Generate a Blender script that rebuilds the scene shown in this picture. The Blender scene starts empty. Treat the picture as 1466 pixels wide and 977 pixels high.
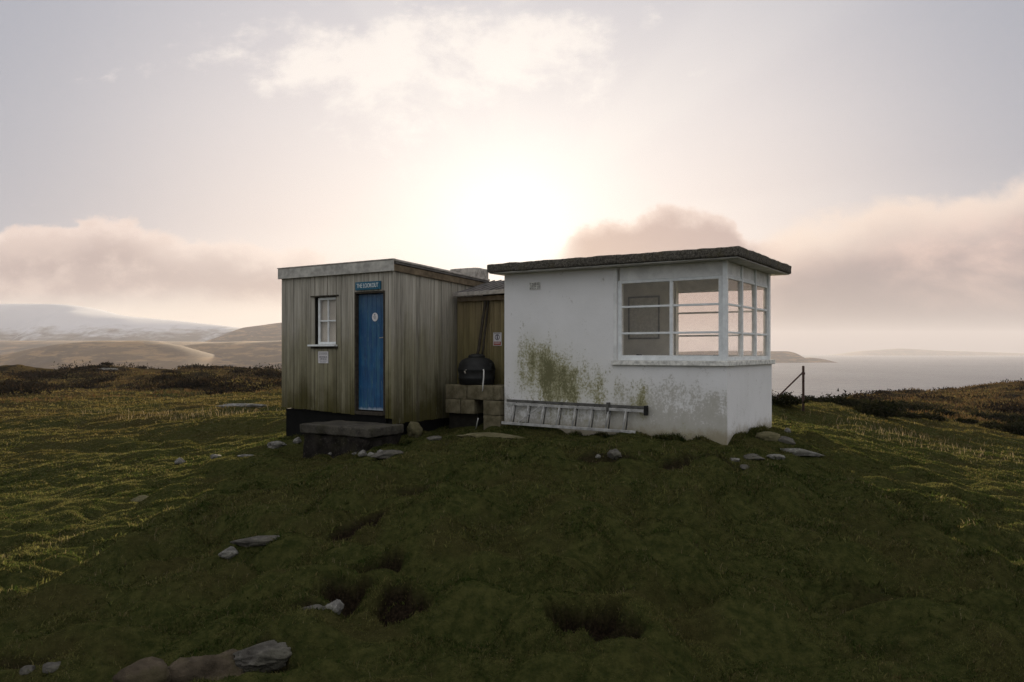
import bpy, bmesh, math, random
import numpy as np
from mathutils import Vector, Matrix
R = math.radians
rng = np.random.default_rng(7)
random.seed(7)
sc = bpy.context.scene
COL = sc.collection
EYE = 1.28                      # camera height over the hut's base
F, CX, HY = 1115.0, 733.0, 503.0

# ------------------------------------------------------------------ helpers
def lin(r, g, b):
    f = lambda c: c / 12.92 if c <= .04045 else ((c + .055) / 1.055) ** 2.4
    return (f(r / 255), f(g / 255), f(b / 255))

def tag(o, label=None, cat=None, group=None, kind=None):
    if label: o['label'] = label
    if cat: o['category'] = cat
    if group: o['group'] = group
    if kind: o['kind'] = kind
    return o

def empty(name, loc=(0, 0, 0), rz=0.0):
    o = bpy.data.objects.new(name, None)
    o.empty_display_size = .2
    COL.objects.link(o)
    o.location = loc
    o.rotation_euler = (0, 0, rz)
    return o

class MB:
    """collects boxes, tubes and profiles and links them as one mesh"""
    def __init__(s): s.v = []; s.f = []
    def add(s, vs, fs):
        n = len(s.v); s.v += [tuple(p) for p in vs]; s.f += [tuple(n + i for i in q) for q in fs]
    def box(s, x0, x1, y0, y1, z0, z1, z0b=None, z1b=None):
        # z0b / z1b : heights at the x1 end when the box is sloped along x
        a = z0 if z0b is None else z0b; b = z1 if z1b is None else z1b
        s.add([(x0, y0, z0), (x1, y0, a), (x1, y1, a), (x0, y1, z0), (x0, y0, z1), (x1, y0, b), (x1, y1, b), (x0, y1, z1)],
              [(3, 2, 1, 0), (4, 5, 6, 7), (0, 1, 5, 4), (1, 2, 6, 5), (2, 3, 7, 6), (3, 0, 4, 7)])
    def slab_y(s, x0, x1, y0, y1, za, zb, th):
        # slab whose top runs from za at y0 to zb at y1
        s.add([(x0, y0, za - th), (x1, y0, za - th), (x1, y1, zb - th), (x0, y1, zb - th), (x0, y0, za), (x1, y0, za), (x1, y1, zb), (x0, y1, zb)],
              [(3, 2, 1, 0), (4, 5, 6, 7), (0, 1, 5, 4), (1, 2, 6, 5), (2, 3, 7, 6), (3, 0, 4, 7)])
    def tube(s, pts, r, n=8):
        pts = [Vector(p) for p in pts]; rs = r if isinstance(r, (list, tuple)) else [r] * len(pts)
        rings = []
        for i, p in enumerate(pts):
            d = (pts[min(i + 1, len(pts) - 1)] - pts[max(i - 1, 0)]).normalized()
            a = d.orthogonal().normalized() if abs(d.z) > .95 else d.cross(Vector((0, 0, 1))).normalized()
            b = d.cross(a).normalized()
            rings.append([p + (a * math.cos(2 * math.pi * k / n) + b * math.sin(2 * math.pi * k / n)) * rs[i] for k in range(n)])
        vs = [q for rg in rings for q in rg]; fs = []
        for i in range(len(pts) - 1):
            for k in range(n):
                fs.append((i * n + k, i * n + (k + 1) % n, (i + 1) * n + (k + 1) % n, (i + 1) * n + k))
        fs.append(tuple(range(n - 1, -1, -1))); fs.append(tuple((len(pts) - 1) * n + k for k in range(n)))
        s.add(vs, fs)
    def lathe(s, prof, c=(0, 0, 0), n=40):
        vs = []; fs = []
        for (r, z) in prof:
            for k in range(n):
                a = 2 * math.pi * k / n
                vs.append((c[0] + r * math.cos(a), c[1] + r * math.sin(a), c[2] + z))
        for i in range(len(prof) - 1):
            for k in range(n):
                fs.append((i * n + k, i * n + (k + 1) % n, (i + 1) * n + (k + 1) % n, (i + 1) * n + k))
        fs.append(tuple(range(n - 1, -1, -1))); fs.append(tuple((len(prof) - 1) * n + k for k in range(n)))
        s.add(vs, fs)
    def build(s, name, mat, parent=None, bevel=0.0, smooth=False, loc=None):
        me = bpy.data.meshes.new(name); me.from_pydata(s.v, [], s.f); me.update()
        bm = bmesh.new(); bm.from_mesh(me); bmesh.ops.recalc_face_normals(bm, faces=bm.faces); bm.to_mesh(me); bm.free()
        o = bpy.data.objects.new(name, me); COL.objects.link(o)
        if mat: me.materials.append(mat)
        if parent: o.parent = parent
        if loc: o.location = loc
        if smooth:
            me.polygons.foreach_set('use_smooth', [True] * len(me.polygons))
        if bevel:
            m = o.modifiers.new('bevel', 'BEVEL'); m.width = bevel; m.segments = 2; m.limit_method = 'ANGLE'
        return o

def mesh_np(name, V, faces, mat, attrs=None, smooth=False):
    """faces: list of int arrays (n,k)"""
    me = bpy.data.meshes.new(name)
    me.vertices.add(len(V)); me.vertices.foreach_set('co', np.ascontiguousarray(V, dtype=np.float32).ravel())
    tot = sum(f.size for f in faces); nf = sum(len(f) for f in faces)
    me.loops.add(tot); me.loops.foreach_set('vertex_index', np.concatenate([f.ravel() for f in faces]).astype(np.int32))
    cnt = np.concatenate([np.full(len(f), f.shape[1]) for f in faces]).astype(np.int32)
    me.polygons.add(nf)
    me.polygons.foreach_set('loop_start', (np.cumsum(cnt) - cnt).astype(np.int32))
    me.polygons.foreach_set('loop_total', cnt)
    if smooth: me.polygons.foreach_set('use_smooth', np.ones(nf, dtype=bool))
    me.update(calc_edges=True)
    for k, a in (attrs or {}).items():
        at = me.attributes.new(k, 'FLOAT', 'POINT'); at.data.foreach_set('value', np.asarray(a, dtype=np.float32))
    me.materials.append(mat)
    o = bpy.data.objects.new(name, me); COL.objects.link(o)
    return o

# ------------------------------------------------------------------ noise
PERM = np.random.default_rng(3).permutation(512)
GA = np.random.default_rng(4).uniform(0, 2 * math.pi, 512)
def perlin(x, y, seed=0):
    x = np.asarray(x, float); y = np.asarray(y, float)
    xi = np.floor(x).astype(int); yi = np.floor(y).astype(int)
    xf = x - xi; yf = y - yi
    def g(ix, iy, dx, dy):
        h = PERM[(PERM[(ix + seed * 37) & 511] + iy) & 511]
        return np.cos(GA[h]) * dx + np.sin(GA[h]) * dy
    u = xf ** 3 * (xf * (xf * 6 - 15) + 10); v = yf ** 3 * (yf * (yf * 6 - 15) + 10)
    a = g(xi, yi, xf, yf); b = g(xi + 1, yi, xf - 1, yf); c = g(xi, yi + 1, xf, yf - 1); d = g(xi + 1, yi + 1, xf - 1, yf - 1)
    return (a * (1 - u) + b * u) * (1 - v) + (c * (1 - u) + d * u) * v
def fbm(x, y, o=4, seed=0):
    s = 0; a = 1.0
    for i in range(o):
        s = s + a * perlin(x * 2 ** i, y * 2 ** i, seed + i); a *= .5
    return s
def sstep(a, b, x):
    t = np.clip((x - a) / (b - a), 0, 1); return t * t * (3 - 2 * t)

# ------------------------------------------------------------------ lie of the land
def P(px, py, Y): return ((px - CX) / F * Y, Y, EYE - (py - HY) / F * Y)
ctrl = [P(*q) for q in [
    (733, 977, 3.7), (733, 800, 5.6), (733, 700, 8), (733, 650, 10.4), (850, 634, 11.5), (640, 628, 12.6),
    (1040, 632, 11.2), (1105, 612, 13.3), (720, 611, 13.3), (900, 622, 12.1),
    (0, 977, 4.3), (300, 977, 3.9), (0, 850, 7), (300, 800, 7.2), (0, 760, 10), (200, 720, 11.5), (450, 700, 9.5), (470, 800, 6.3),
    (420, 655, 13), (527, 650, 12.3), (408, 620, 14.5), (600, 632, 12.4),
    (0, 690, 15.5), (200, 660, 17), (350, 640, 17), (0, 620, 26), (200, 610, 27), (380, 600, 24),
    (0, 575, 45), (200, 570, 48), (390, 566, 48), (0, 548, 70), (200, 546, 72), (390, 545, 72), (0, 520, 100), (200, 527, 100), (300, 526, 100), (395, 531, 100),
    (1466, 977, 4.1), (1200, 900, 5), (1466, 850, 6.5), (1200, 760, 7.5), (1466, 720, 10.5), (1250, 680, 11), (1466, 660, 17), (1250, 630, 17),
    (1150, 588, 21), (1250, 604, 24), (1466, 632, 25), (1180, 578, 28), (1300, 592, 34), (1466, 612, 42),
    (1300, 566, 75), (1466, 546, 112), (1200, 574, 60), (1400, 550, 110), (1240, 568, 90), (1320, 562, 108)]]
ctrl += [(-2.5, 14.6, -.2), (-1, 15.2, -.1), (1.5, 17, -.1), (4, 15, -.1), (-4, 20, -.5), (2, 22, -.3), (6, 19, -.2),
         (0, 0, -.35), (-3, 0, -.6), (3, 0, -.5), (0, -6, -.5), (-10, -4, -1.2), (10, -4, -1.2), (-20, 8, -1.5), (20, 8, -1.5),
         (0, -30, -1), (-30, -20, -1.5), (30, -20, -1.5), (-60, 30, -1.5), (60, 30, -2.5), (0, -110, -1), (-100, -60, -1), (100, -60, -1), (-110, 60, -.5), (115, 70, -3),
         (0, 40, -1), (10, 45, -2), (-10, 100, -1.5), (20, 100, -4)]
ctrl = np.array(ctrl)
def warp(x, y):
    r = np.hypot(x, y) + 1e-6; k = np.log1p(r / 5) / r * 5
    return x * k, y * k
def _U(d2): return np.where(d2 > 0, .5 * d2 * np.log(d2 + 1e-12), 0)
wx, wy = warp(ctrl[:, 0], ctrl[:, 1]); NC = len(ctrl)
A = np.zeros((NC + 3, NC + 3))
A[:NC, :NC] = _U((wx[:, None] - wx) ** 2 + (wy[:, None] - wy) ** 2) + np.eye(NC) * .08
A[:NC, NC] = 1; A[:NC, NC + 1] = wx; A[:NC, NC + 2] = wy; A[NC:, :NC] = A[:NC, NC:].T
TW = np.linalg.solve(A, np.r_[ctrl[:, 2], 0, 0, 0])
def tps(x, y):
    X, Y = warp(x, y); s = TW[NC] + TW[NC + 1] * X + TW[NC + 2] * Y
    for i in range(NC):
        s = s + TW[i] * _U((X - wx[i]) ** 2 + (Y - wy[i]) ** 2)
    return s
AZ_PX = np.array([-2500, 700, 760, 1080, 1150, 1185, 1210, 1260, 1500, 4000])
AZ_R = np.array([106, 104, 40, 29, 31, 42, 72, 100, 122, 122])
def edge_r(x, y):
    az = np.arctan2(x, np.maximum(y, 1e-6)); az = np.where(y <= 0, np.sign(x) * 1.5, az)
    px = CX + F * np.tan(np.clip(az, -1.2, 1.2))
    return np.interp(px, AZ_PX, AZ_R)
# hollows in the turf: x, y, radius x, radius y, depth, bare peat
HOLLOWS = []
def base_h(x, y):
    r = np.hypot(x, y)
    z = tps(x, y)
    wq = .25 * perlin(x / .9, y / .8, 17)
    nr = 1 - .45 * sstep(9, 12, r) - .33 * sstep(11, 16, r)
    z = z + nr * .58 * (np.abs(perlin(x / 1.15 + wq, y / .85 - wq, 1)) - .2) + nr * .22 * (np.abs(perlin(x / .52 + 7, y / .42 + wq, 2)) - .2) + .035 * perlin(x / .26, y / .22, 3)
    m = sstep(12, 22, r)
    wr = .5 * perlin(x / 3, y / 3, 18)
    z = z + m * (.34 * fbm(x / 6.0 + wr, y / 4.2 - wr, 3, 5) + .14 * (np.abs(perlin(x / 2.1 + wr, y / 1.5 + wr, 6)) - .2))
    m2 = sstep(40, 80, r)
    z = z + m2 * (.8 * perlin(x / 11, y / 8, 8) + .9 * (np.abs(perlin(x / 5.5, y / 4, 9)) - .2))
    ex = np.maximum(r - edge_r(x, y), 0)
    z = z - .03 * ex - .010 * ex ** 2
    return np.maximum(z, -46)
def hollow_mask(x, y):
    d = np.zeros_like(x); pm = np.zeros_like(x)
    wob = .32 * perlin(x / .22, y / .22, 11) + .28 * perlin(x / .08, y / .08, 12) + .12 * perlin(x / .03, y / .03, 13)
    for (hx, hy, rx, ry, dep, peat) in HOLLOWS:
        q = np.sqrt(((x - hx) / rx) ** 2 + ((y - hy) / ry) ** 2) + wob
        k = 1 - sstep(.55, 1.1, q)
        d = np.maximum(d, dep * k); pm = np.maximum(pm, peat * (1 - sstep(.75, 1.05, q)))
    return d, pm
def H(x, y):
    x = np.asarray(x, float); y = np.asarray(y, float)
    return base_h(x, y) - hollow_mask(x, y)[0]
YS = np.exp(np.linspace(math.log(2.4), math.log(125), 2600))
def at(px, py):
    u = (px - CX) / F; v = -(py - HY) / F
    h = base_h(u * YS, YS); zr = EYE + v * YS
    i = np.argmax(h >= zr)
    if h[i] < zr[i]: i = len(YS) - 1
    return float(u * YS[i]), float(YS[i]), float(h[i])
for (px, py, rx, ry, dep, peat) in [
    (835, 862, .20, .24, .17, 1), (880, 892, .17, .12, .10, .9), (512, 750, .26, .16, .11, 1), (535, 812, .22, .13, .13, 1), (495, 836, .22, .2, .15, 1),
    (578, 864, .18, .12, .12, 1), (562, 842, .10, .17, .13, 1), (415, 862, .22, .06, .06, .9), (964, 662, .32, .16, .08, .9), (880, 640, .5, .22, .08, .8),
    (1010, 645, .3, .1, .06, .8), (690, 768, .28, .18, .05, 0), (735, 815, .3, .16, .05, 0), (1300, 830, .5, .4, .14, .35), (590, 700, .2, .1, .05, .6),
    (290, 955, .5, .16, .06, .8), (60, 952, .3, .1, .05, .8), (1140, 610, .5, .12, .10, .9), (900, 617, 1.2, .10, .05, .9)]:
    x, y, z = at(px, py); HOLLOWS.append((x, y, rx * 1.15, ry * 1.15, dep * 1.35, peat))

# ------------------------------------------------------------------ node helpers
class S:
    """socket with arithmetic"""
    def __init__(s, g, k): s.g = g; s.k = k
    def _b(s, o, op, rev=False): return s.g.math(op, *((o, s) if rev else (s, o)))
    def __add__(s, o): return s._b(o, 'ADD')
    __radd__ = __add__
    def __mul__(s, o): return s._b(o, 'MULTIPLY')
    __rmul__ = __mul__
    def __sub__(s, o): return s._b(o, 'SUBTRACT')
    def __rsub__(s, o): return s._b(o, 'SUBTRACT', True)
    def __truediv__(s, o): return s._b(o, 'DIVIDE')
    def __rtruediv__(s, o): return s._b(o, 'DIVIDE', True)
class G:
    def __init__(s, tree): s.t = tree; s.t.nodes.clear()
    def n(s, t, **kw):
        nd = s.t.nodes.new(t)
        for k, v in kw.items(): setattr(nd, k, v)
        return nd
    def put(s, sock, v):
        if isinstance(v, S): s.t.links.new(v.k, sock)
        elif isinstance(v, (tuple, list)):
            sock.default_value = tuple(v) + ((1.0,) if len(v) == 3 and len(sock.default_value) == 4 else ())
        else: sock.default_value = v
    def math(s, op, *a, clamp=False):
        nd = s.n('ShaderNodeMath', operation=op, use_clamp=clamp)
        for i, v in enumerate(a): s.put(nd.inputs[i], v)
        return S(s, nd.outputs[0])
    def exp(s, a): return s.math('EXPONENT', a)
    def ss(s, a, lo, hi):
        nd = s.n('ShaderNodeMapRange', interpolation_type='SMOOTHSTEP')
        s.put(nd.inputs[0], a); s.put(nd.inputs[1], lo); s.put(nd.inputs[2], hi); nd.inputs[3].default_value = 0; nd.inputs[4].default_value = 1
        return S(s, nd.outputs[0])
    def mix(s, f, a, b, blend='MIX'):
        nd = s.n('ShaderNodeMix', data_type='RGBA', blend_type=blend)
        s.put(nd.inputs[0], f); s.put(nd.inputs[6], a); s.put(nd.inputs[7], b)
        return S(s, nd.outputs[2])
    def xyz(s, v):
        nd = s.n('ShaderNodeSeparateXYZ'); s.put(nd.inputs[0], v); return [S(s, o) for o in nd.outputs]
    def vec(s, x, y, z):
        nd = s.n('ShaderNodeCombineXYZ')
        for i, v in enumerate((x, y, z)): s.put(nd.inputs[i], v)
        return S(s, nd.outputs[0])
    def noise(s, v, scale, detail=4, rough=.55, dist=0.0):
        nd = s.n('ShaderNodeTexNoise'); s.put(nd.inputs['Vector'], v); nd.inputs['Scale'].default_value = scale
        nd.inputs['Detail'].default_value = detail; nd.inputs['Roughness'].default_value = rough; nd.inputs['Distortion'].default_value = dist
        return S(s, nd.outputs[0])
    def white(s, v):
        nd = s.n('ShaderNodeTexWhiteNoise', noise_dimensions='1D'); s.put(nd.inputs['W'], v); return S(s, nd.outputs[0])
    def voro(s, v, scale):
        nd = s.n('ShaderNodeTexVoronoi'); s.put(nd.inputs['Vector'], v); nd.inputs['Scale'].default_value = scale; return S(s, nd.outputs['Distance'])
    def obj(s): return S(s, s.n('ShaderNodeTexCoord').outputs['Object'])
    def gen(s): return S(s, s.n('ShaderNodeTexCoord').outputs['Generated'])
    def pos(s): return S(s, s.n('ShaderNodeNewGeometry').outputs['Position'])
    def attr(s, name):
        nd = s.n('ShaderNodeAttribute', attribute_name=name); return S(s, nd.outputs['Fac'])
    def ramp(s, f, stops):
        nd = s.n('ShaderNodeValToRGB'); s.put(nd.inputs[0], f); e = nd.color_ramp.elements
        while len(e) < len(stops): e.new(.5)
        for el, (p, c) in zip(e, stops): el.position = p; el.color = tuple(c) + (1,)
        return S(s, nd.outputs[0])
    def bump(s, h, strength=.5, dist=.01):
        nd = s.n('ShaderNodeBump'); s.put(nd.inputs['Height'], h); nd.inputs['Strength'].default_value = strength; nd.inputs['Distance'].default_value = dist
        return S(s, nd.outputs[0])
    def principled(s, col, rough=.8, nrm=None, metal=0.0, spec=.3):
        nd = s.n('ShaderNodeBsdfPrincipled'); s.put(nd.inputs['Base Color'], col); s.put(nd.inputs['Roughness'], rough)
        nd.inputs['Metallic'].default_value = metal; nd.inputs['Specular IOR Level'].default_value = spec
        if nrm: s.put(nd.inputs['Normal'], nrm)
        return S(s, nd.outputs[0])
    def out(s, sh, vol=None):
        o = s.n('ShaderNodeOutputMaterial')
        if sh: s.put(o.inputs[0], sh)
        if vol: s.put(o.inputs[1], vol)
def mat(name):
    m = bpy.data.materials.new(name); m.use_nodes = True
    return m, G(m.node_tree)
def simple(name, col, rough=.7, var=.25, scale=12, metal=0.0, bump=.2, spec=.1):
    m, g = mat(name); v = g.obj(); n = g.noise(v, scale, 6, .6); n2 = g.noise(v, scale * 6, 3)
    c = g.mix(g.ss(n, .3, .7), tuple(x * (1 - var) for x in col), tuple(min(1, x * (1 + var)) for x in col))
    g.out(g.principled(c, rough, g.bump(n * .6 + n2 * .4, bump, .006), metal, spec)); return m

# ------------------------------------------------------------------ materials
def wood_mat(name, top, mid, low, z0, z1, board=.105, axis='x'):
    m, g = mat(name); v = g.obj(); x, y, z = g.xyz(v)
    idx = g.math('FLOOR', (x + y + 20.0) / board); w = g.white(idx); w2 = g.white(idx + 57.3)
    st = g.noise(g.vec(x * 26, y * 26, z * .9 + w * 9), 1.0, 5, .65)
    st2 = g.noise(g.vec(x * 7, y * 7, z * .55 + 4), 1.0, 4, .6)
    blot = g.noise(g.vec(x, y, z * .7), 2.2, 5, .65)
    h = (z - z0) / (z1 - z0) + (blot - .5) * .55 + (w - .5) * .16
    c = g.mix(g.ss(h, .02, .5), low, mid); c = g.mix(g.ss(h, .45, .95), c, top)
    c = g.mix(g.ss(st, .35, .75) * .55, c, (.035, .03, .02))
    c = g.mix(g.ss(st2, .56, .74) * .6, c, (.03, .026, .018))
    c = g.mix(w2 * .32, c, (.05, .043, .03))
    sp = g.noise(g.vec(x * 60, y * 60, z * 6), 1.0, 2)
    c = g.mix(g.ss(sp, .66, .76) * g.ss(st2, .3, .5) * .35, c, (.42, .4, .34))
    g.out(g.principled(c, .9, g.bump(st, .35, .004), 0, .06)); return m
M = {}
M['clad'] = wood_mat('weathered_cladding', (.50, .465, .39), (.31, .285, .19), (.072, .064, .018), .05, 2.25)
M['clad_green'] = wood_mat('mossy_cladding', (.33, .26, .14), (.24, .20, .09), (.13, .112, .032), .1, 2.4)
def plaster():
    m, g = mat('white_plaster'); v = g.obj(); x, y, z = g.xyz(v)
    big = g.noise(v, 1.6, 6, .62); mid = g.noise(g.vec(x, y, z * .85), 4.2, 7, .72); fine = g.noise(g.vec(x, y, z * .85), 30, 6, .75); run = g.noise(g.vec(x * 9, y * 9, z * .8), 1.0, 4, .6)
    def blob(cx, cz, rx, rz):
        a = (x - cx) / rx; b = (z - cz) / rz; return g.exp((a * a + b * b) * -1.0)
    front = 1 - g.ss(y, .02, .06)
    alg = (blob(-3.2, .92, .48, .46) * 1.1 + blob(-2.75, .62, .32, .42) * .95 + blob(-2.25, .78, .6, .46) * .8 + blob(-1.32, .5, .13, .3) * .9 + blob(-3.3, 1.4, .2, .25) * .5 + blob(-2.0, .55, 1.1, .35) * .35 + blob(-3.0, 1.15, .5, .35) * .55 + blob(-.5, .02, .8, .13) * .7) * front
    p = fine * .45 + mid * .42 + run * .13
    grime = (g.ss(1.25 - z + (big - .5) * 1.2, .1, 1.05) * (.5 + g.ss(x, -2.2, -1.2) * .5) * front + g.ss(.4 - z + (big - .5) * .6, .0, .5) * .25)
    c = g.mix(g.ss(big, .3, .75) * .3, (.76, .75, .735), (.58, .575, .55))
    tg = .575 - grime * .16
    c = g.mix(g.ss(p - tg, -.02, .06) * .62, c, (.30, .28, .22))
    c = g.mix(grime * .2 + g.ss(mid, .45, .7) * grime * .4, c, (.36, .34, .27))
    ta = .60 - alg * .115
    c = g.mix(alg * .30, c, (.44, .43, .30))
    c = g.mix(g.ss(p - ta, -.03, .07) * .85 * g.ss(alg, .03, .12), c, (.25, .235, .105))
    c = g.mix(g.ss(p - ta - .07, -.02, .06) * .7 * g.ss(alg, .1, .3), c, (.075, .072, .024))
    c = g.mix(g.ss(z + (mid - .5) * .5, .2, .0) * .75, c, (.24, .20, .12))
    crack = g.ss(g.voro(g.vec(x, y, z), 120), .0, .25)
    g.out(g.principled(c, .75, g.bump(mid * .7 + fine * .5 + crack * .05, .45, .012), 0, .25)); return m
M['plaster'] = plaster()
M['white_paint'] = simple('white_gloss_paint', (.72, .74, .73), .45, .10, 9, 0, .12)
M['white_board'] = simple('white_painted_board', (.70, .70, .675), .6, .14, 5, 0, .2)
M['soffit'] = simple('soffit_paint', (.5, .49, .45), .7, .2, 4)
M['sill'] = simple('weathered_white_sill', (.60, .59, .54), .75, .32, 14, 0, .5)
M['interior'] = simple('interior_paint', (.80, .80, .74), .8, .1, 3)
M['floor'] = simple('interior_floor', (.3, .3, .29), .8, .2, 3)
M['fascia'] = simple('peeling_pale_fascia', (.40, .385, .345), .8, .28, 7, 0, .5)
M['roofside'] = simple('brown_roof_edge', (.15, .115, .075), .85, .35, 9, 0, .4)
M['felt'] = simple('roofing_felt', (.13, .12, .11), .9, .3, 6, 0, .4)
M['pale_edge'] = simple('pale_roof_edging', (.36, .33, .29), .8, .35, 10, 0, .5)
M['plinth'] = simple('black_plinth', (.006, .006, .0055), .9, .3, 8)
M['dark_wood'] = simple('dark_frame_wood', (.045, .038, .028), .8, .3, 14)
M['shadowgap'] = simple('cladding_backing', (.02, .017, .012), .9, .2, 10)
def lichen_roof():
    m, g = mat('lichened_concrete'); v = g.obj()
    a = g.noise(v, 26, 6, .75); b = g.noise(v, 70, 4, .7); c0 = g.noise(v, 4, 5, .6)
    c = g.mix(g.ss(a, .38, .62), (.04, .036, .03), (.13, .118, .095)); c = g.mix(g.ss(b, .58, .68) * .8, c, (.38, .36, .31)); c = g.mix(g.ss(c0, .5, .7) * .5, c, (.10, .085, .04))
    g.out(g.principled(c, .95, g.bump(a * .7 + b * .5, .9, .03), 0, .15)); return m
M['roof'] = lichen_roof()
def door_mat():
    m, g = mat('worn_blue_paint'); v = g.obj(); x, y, z = g.xyz(v)
    st = g.noise(g.vec(x * 14, y, z * 1.6), 1.0, 5, .65); bl = g.noise(v, 3.5, 5, .6); sc_ = g.noise(g.vec(x * 40, y, z * 5), 1.0, 3)
    c = g.mix(g.ss(bl, .35, .7), (.003, .05, .14), (.007, .085, .20)); c = g.mix(g.ss(st, .45, .68) * .7, c, (.035, .12, .17)); c = g.mix(g.ss(st, .45, .32) * .6, c, (.004, .022, .05))
    c = g.mix(g.ss(z + (bl - .5), 1.7, 2.4) * .6, c, (.05, .085, .125))
    c = g.mix(g.ss(sc_, .62, .72) * .55, c, (.16, .24, .29))
    c = g.mix(g.ss(z + (st - .5) * .12, .33, .27) * .7, c, (.42, .47, .5))
    g.out(g.principled(c, .5, g.bump(st, .2, .004), 0, .35)); return m
M['door'] = door_mat()
M['signblue'] = simple('sign_teal_paint', (.03, .115, .175), .5, .12, 20)
M['letter'] = simple('sign_white_lettering', (.62, .66, .66), .6, .1, 30)
M['notice'] = simple('white_notice_sheet', (.62, .6, .6), .5, .06, 20, 0, .02)
M['ink'] = simple('notice_ink', (.10, .09, .11), .6, .1, 20, 0, 0)
M['redink'] = simple('notice_red_band', (.33, .06, .035), .6, .15, 20, 0, 0)
M['black_plastic'] = simple('black_plastic', (.015, .015, .014), .6, .35, 7, 0, .7, .22)
M['hose'] = simple('pale_hose', (.55, .54, .5), .5, .1, 9)
M['alu'] = simple('dull_aluminium', (.36, .355, .335), .5, .3, 10, .2, .2)
M['alu_dark'] = simple('grimy_shaded_aluminium', (.10, .097, .088), .55, .35, 10, .3, .2)
M['rust'] = simple('rusty_iron', (.05, .03, .025), .85, .35, 16, 0, .5)
M['dark_inside'] = simple('dark_small_things', (.05, .05, .045), .7, .2, 10)
M['map'] = simple('framed_map_paper', (.72, .72, .66), .6, .12, 22, 0, 0)
M['mapframe'] = simple('map_frame_wood', (.28, .28, .255), .6, .2, 10)
M['blind'] = simple('pale_window_blind', (.60, .56, .48), .8, .10, 3, 0, .1)
M['brass'] = simple('tarnished_lock_metal', (.35, .32, .27), .4, .2, 20, .6)
def block_mat():
    m, g = mat('mossy_concrete_block'); v = g.obj(); w = g.attr('none')
    a = g.noise(v, 7, 5, .65); b = g.noise(v, 60, 4, .7)
    c = g.mix(g.ss(a, .3, .7), (.085, .072, .04), (.175, .15, .095)); c = g.mix(g.ss(b, .55, .75) * .5, c, (.05, .045, .025))
    g.out(g.principled(c, .95, g.bump(b, .8, .012), 0, .15)); return m
M['block'] = block_mat()
M['block_shade'] = simple('void_shade_block', (.02, .018, .014), .95, .3, 9, 0, .6)  # black colour paints the shaded void under the block stand
def stone(name, lo, hi, moss=.3, spots=.2):
    m, g = mat(name); v = g.obj(); a = g.noise(v, 6, 6, .65); b = g.noise(v, 28, 5, .7); c0 = g.noise(v, 3.3, 4, .6)
    c = g.mix(g.ss(a, .3, .7), lo, hi); c = g.mix(g.ss(b, .56, .66) * spots, c, tuple(min(1, x * 2.2) for x in hi)); c = g.mix(g.ss(c0, .48, .62) * moss, c, (.035, .035, .01))
    c = g.mix(g.ss(b, .42, .3) * .5, c, tuple(x * .35 for x in lo))
    g.out(g.principled(c, .9, g.bump(a * .6 + b * .5, .8, .03), 0, .04)); return m
M['stone'] = stone('grey_stone', (.058, .053, .045), (.14, .13, .11))
M['stone_pale'] = stone('pale_lichened_stone', (.08, .075, .066), (.25, .24, .215), .4, .5)
M['stone_brown'] = stone('brown_slab_stone', (.045, .036, .025), (.115, .09, .062), .45, .1)
M['stone_green'] = stone('mossy_green_stone', (.08, .072, .036), (.17, .15, .088), .4, .25)
M['step'] = stone('wet_dark_step', (.035, .032, .027), (.085, .077, .062), .25, .35)
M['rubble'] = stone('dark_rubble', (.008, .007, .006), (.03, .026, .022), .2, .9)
def glass():
    m, g = mat('window_glass'); tr = g.n('ShaderNodeBsdfTransparent'); tr.inputs[0].default_value = (.95, .94, .935, 1)
    gl = g.n('ShaderNodeBsdfGlossy'); gl.inputs['Roughness'].default_value = .02
    lw = g.n('ShaderNodeLayerWeight'); lw.inputs[0].default_value = .5; f5 = g.math('POWER', S(g, lw.outputs['Facing']), 5.0) * .45 + .022
    mx = g.n('ShaderNodeMixShader'); g.put(mx.inputs[0], f5); g.t.links.new(tr.outputs[0], mx.inputs[1]); g.t.links.new(gl.outputs[0], mx.inputs[2])
    df = g.n('ShaderNodeBsdfDiffuse'); df.inputs[0].default_value = (.6, .6, .58, 1); m2_ = g.n('ShaderNodeMixShader')
    g.put(m2_.inputs[0], g.ss(g.noise(g.obj(), 5, 5, .65), .4, .8) * .03 + .012); g.t.links.new(mx.outputs[0], m2_.inputs[1]); g.t.links.new(df.outputs[0], m2_.inputs[2])
    g.out(S(g, m2_.outputs[0])); return m
M['glass'] = glass()
def ground_mat():
    m, g = mat('turf_soil'); p = g.pos(); x, y, z = g.xyz(p); peat = g.attr('peat')
    a = g.noise(p, 1.1, 5, .6); b = g.noise(p, 13, 5, .7); c0 = g.noise(p, 55, 4, .7)
    c = g.mix(g.ss(b, .3, .7), (.022, .027, .008), (.056, .056, .018))
    c = g.mix(g.ss(a, .45, .65) * .5, c, (.040, .031, .013))
    d = g.math('SQRT', x * x + y * y)
    far = g.mix(g.ss(g.noise(p, .22, 5, .65), .38, .62), (.05, .036, .014), (.04, .042, .013)); far = g.mix(g.ss(b, .4, .7) * .5, far, (.02, .018, .008))
    c = g.mix(g.ss(d, 14, 40), c, far)
    hth = g.mix(g.ss(g.noise(p, .5, 5, .7), .42, .6), (.018, .014, .008), (.07, .048, .018))
    c = g.mix(g.ss(d + (g.noise(p, .12, 3) - .5) * 24, 56, 62), c, hth)
    c = g.mix(peat, c, g.mix(g.ss(c0, .4, .7), (.008, .006, .004), (.03, .021, .013)))
    g.out(g.principled(c, 1.0, g.bump(b * .7 + c0 * .4, .8, .04), 0, 0.0)); return m
M['ground'] = ground_mat()
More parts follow.
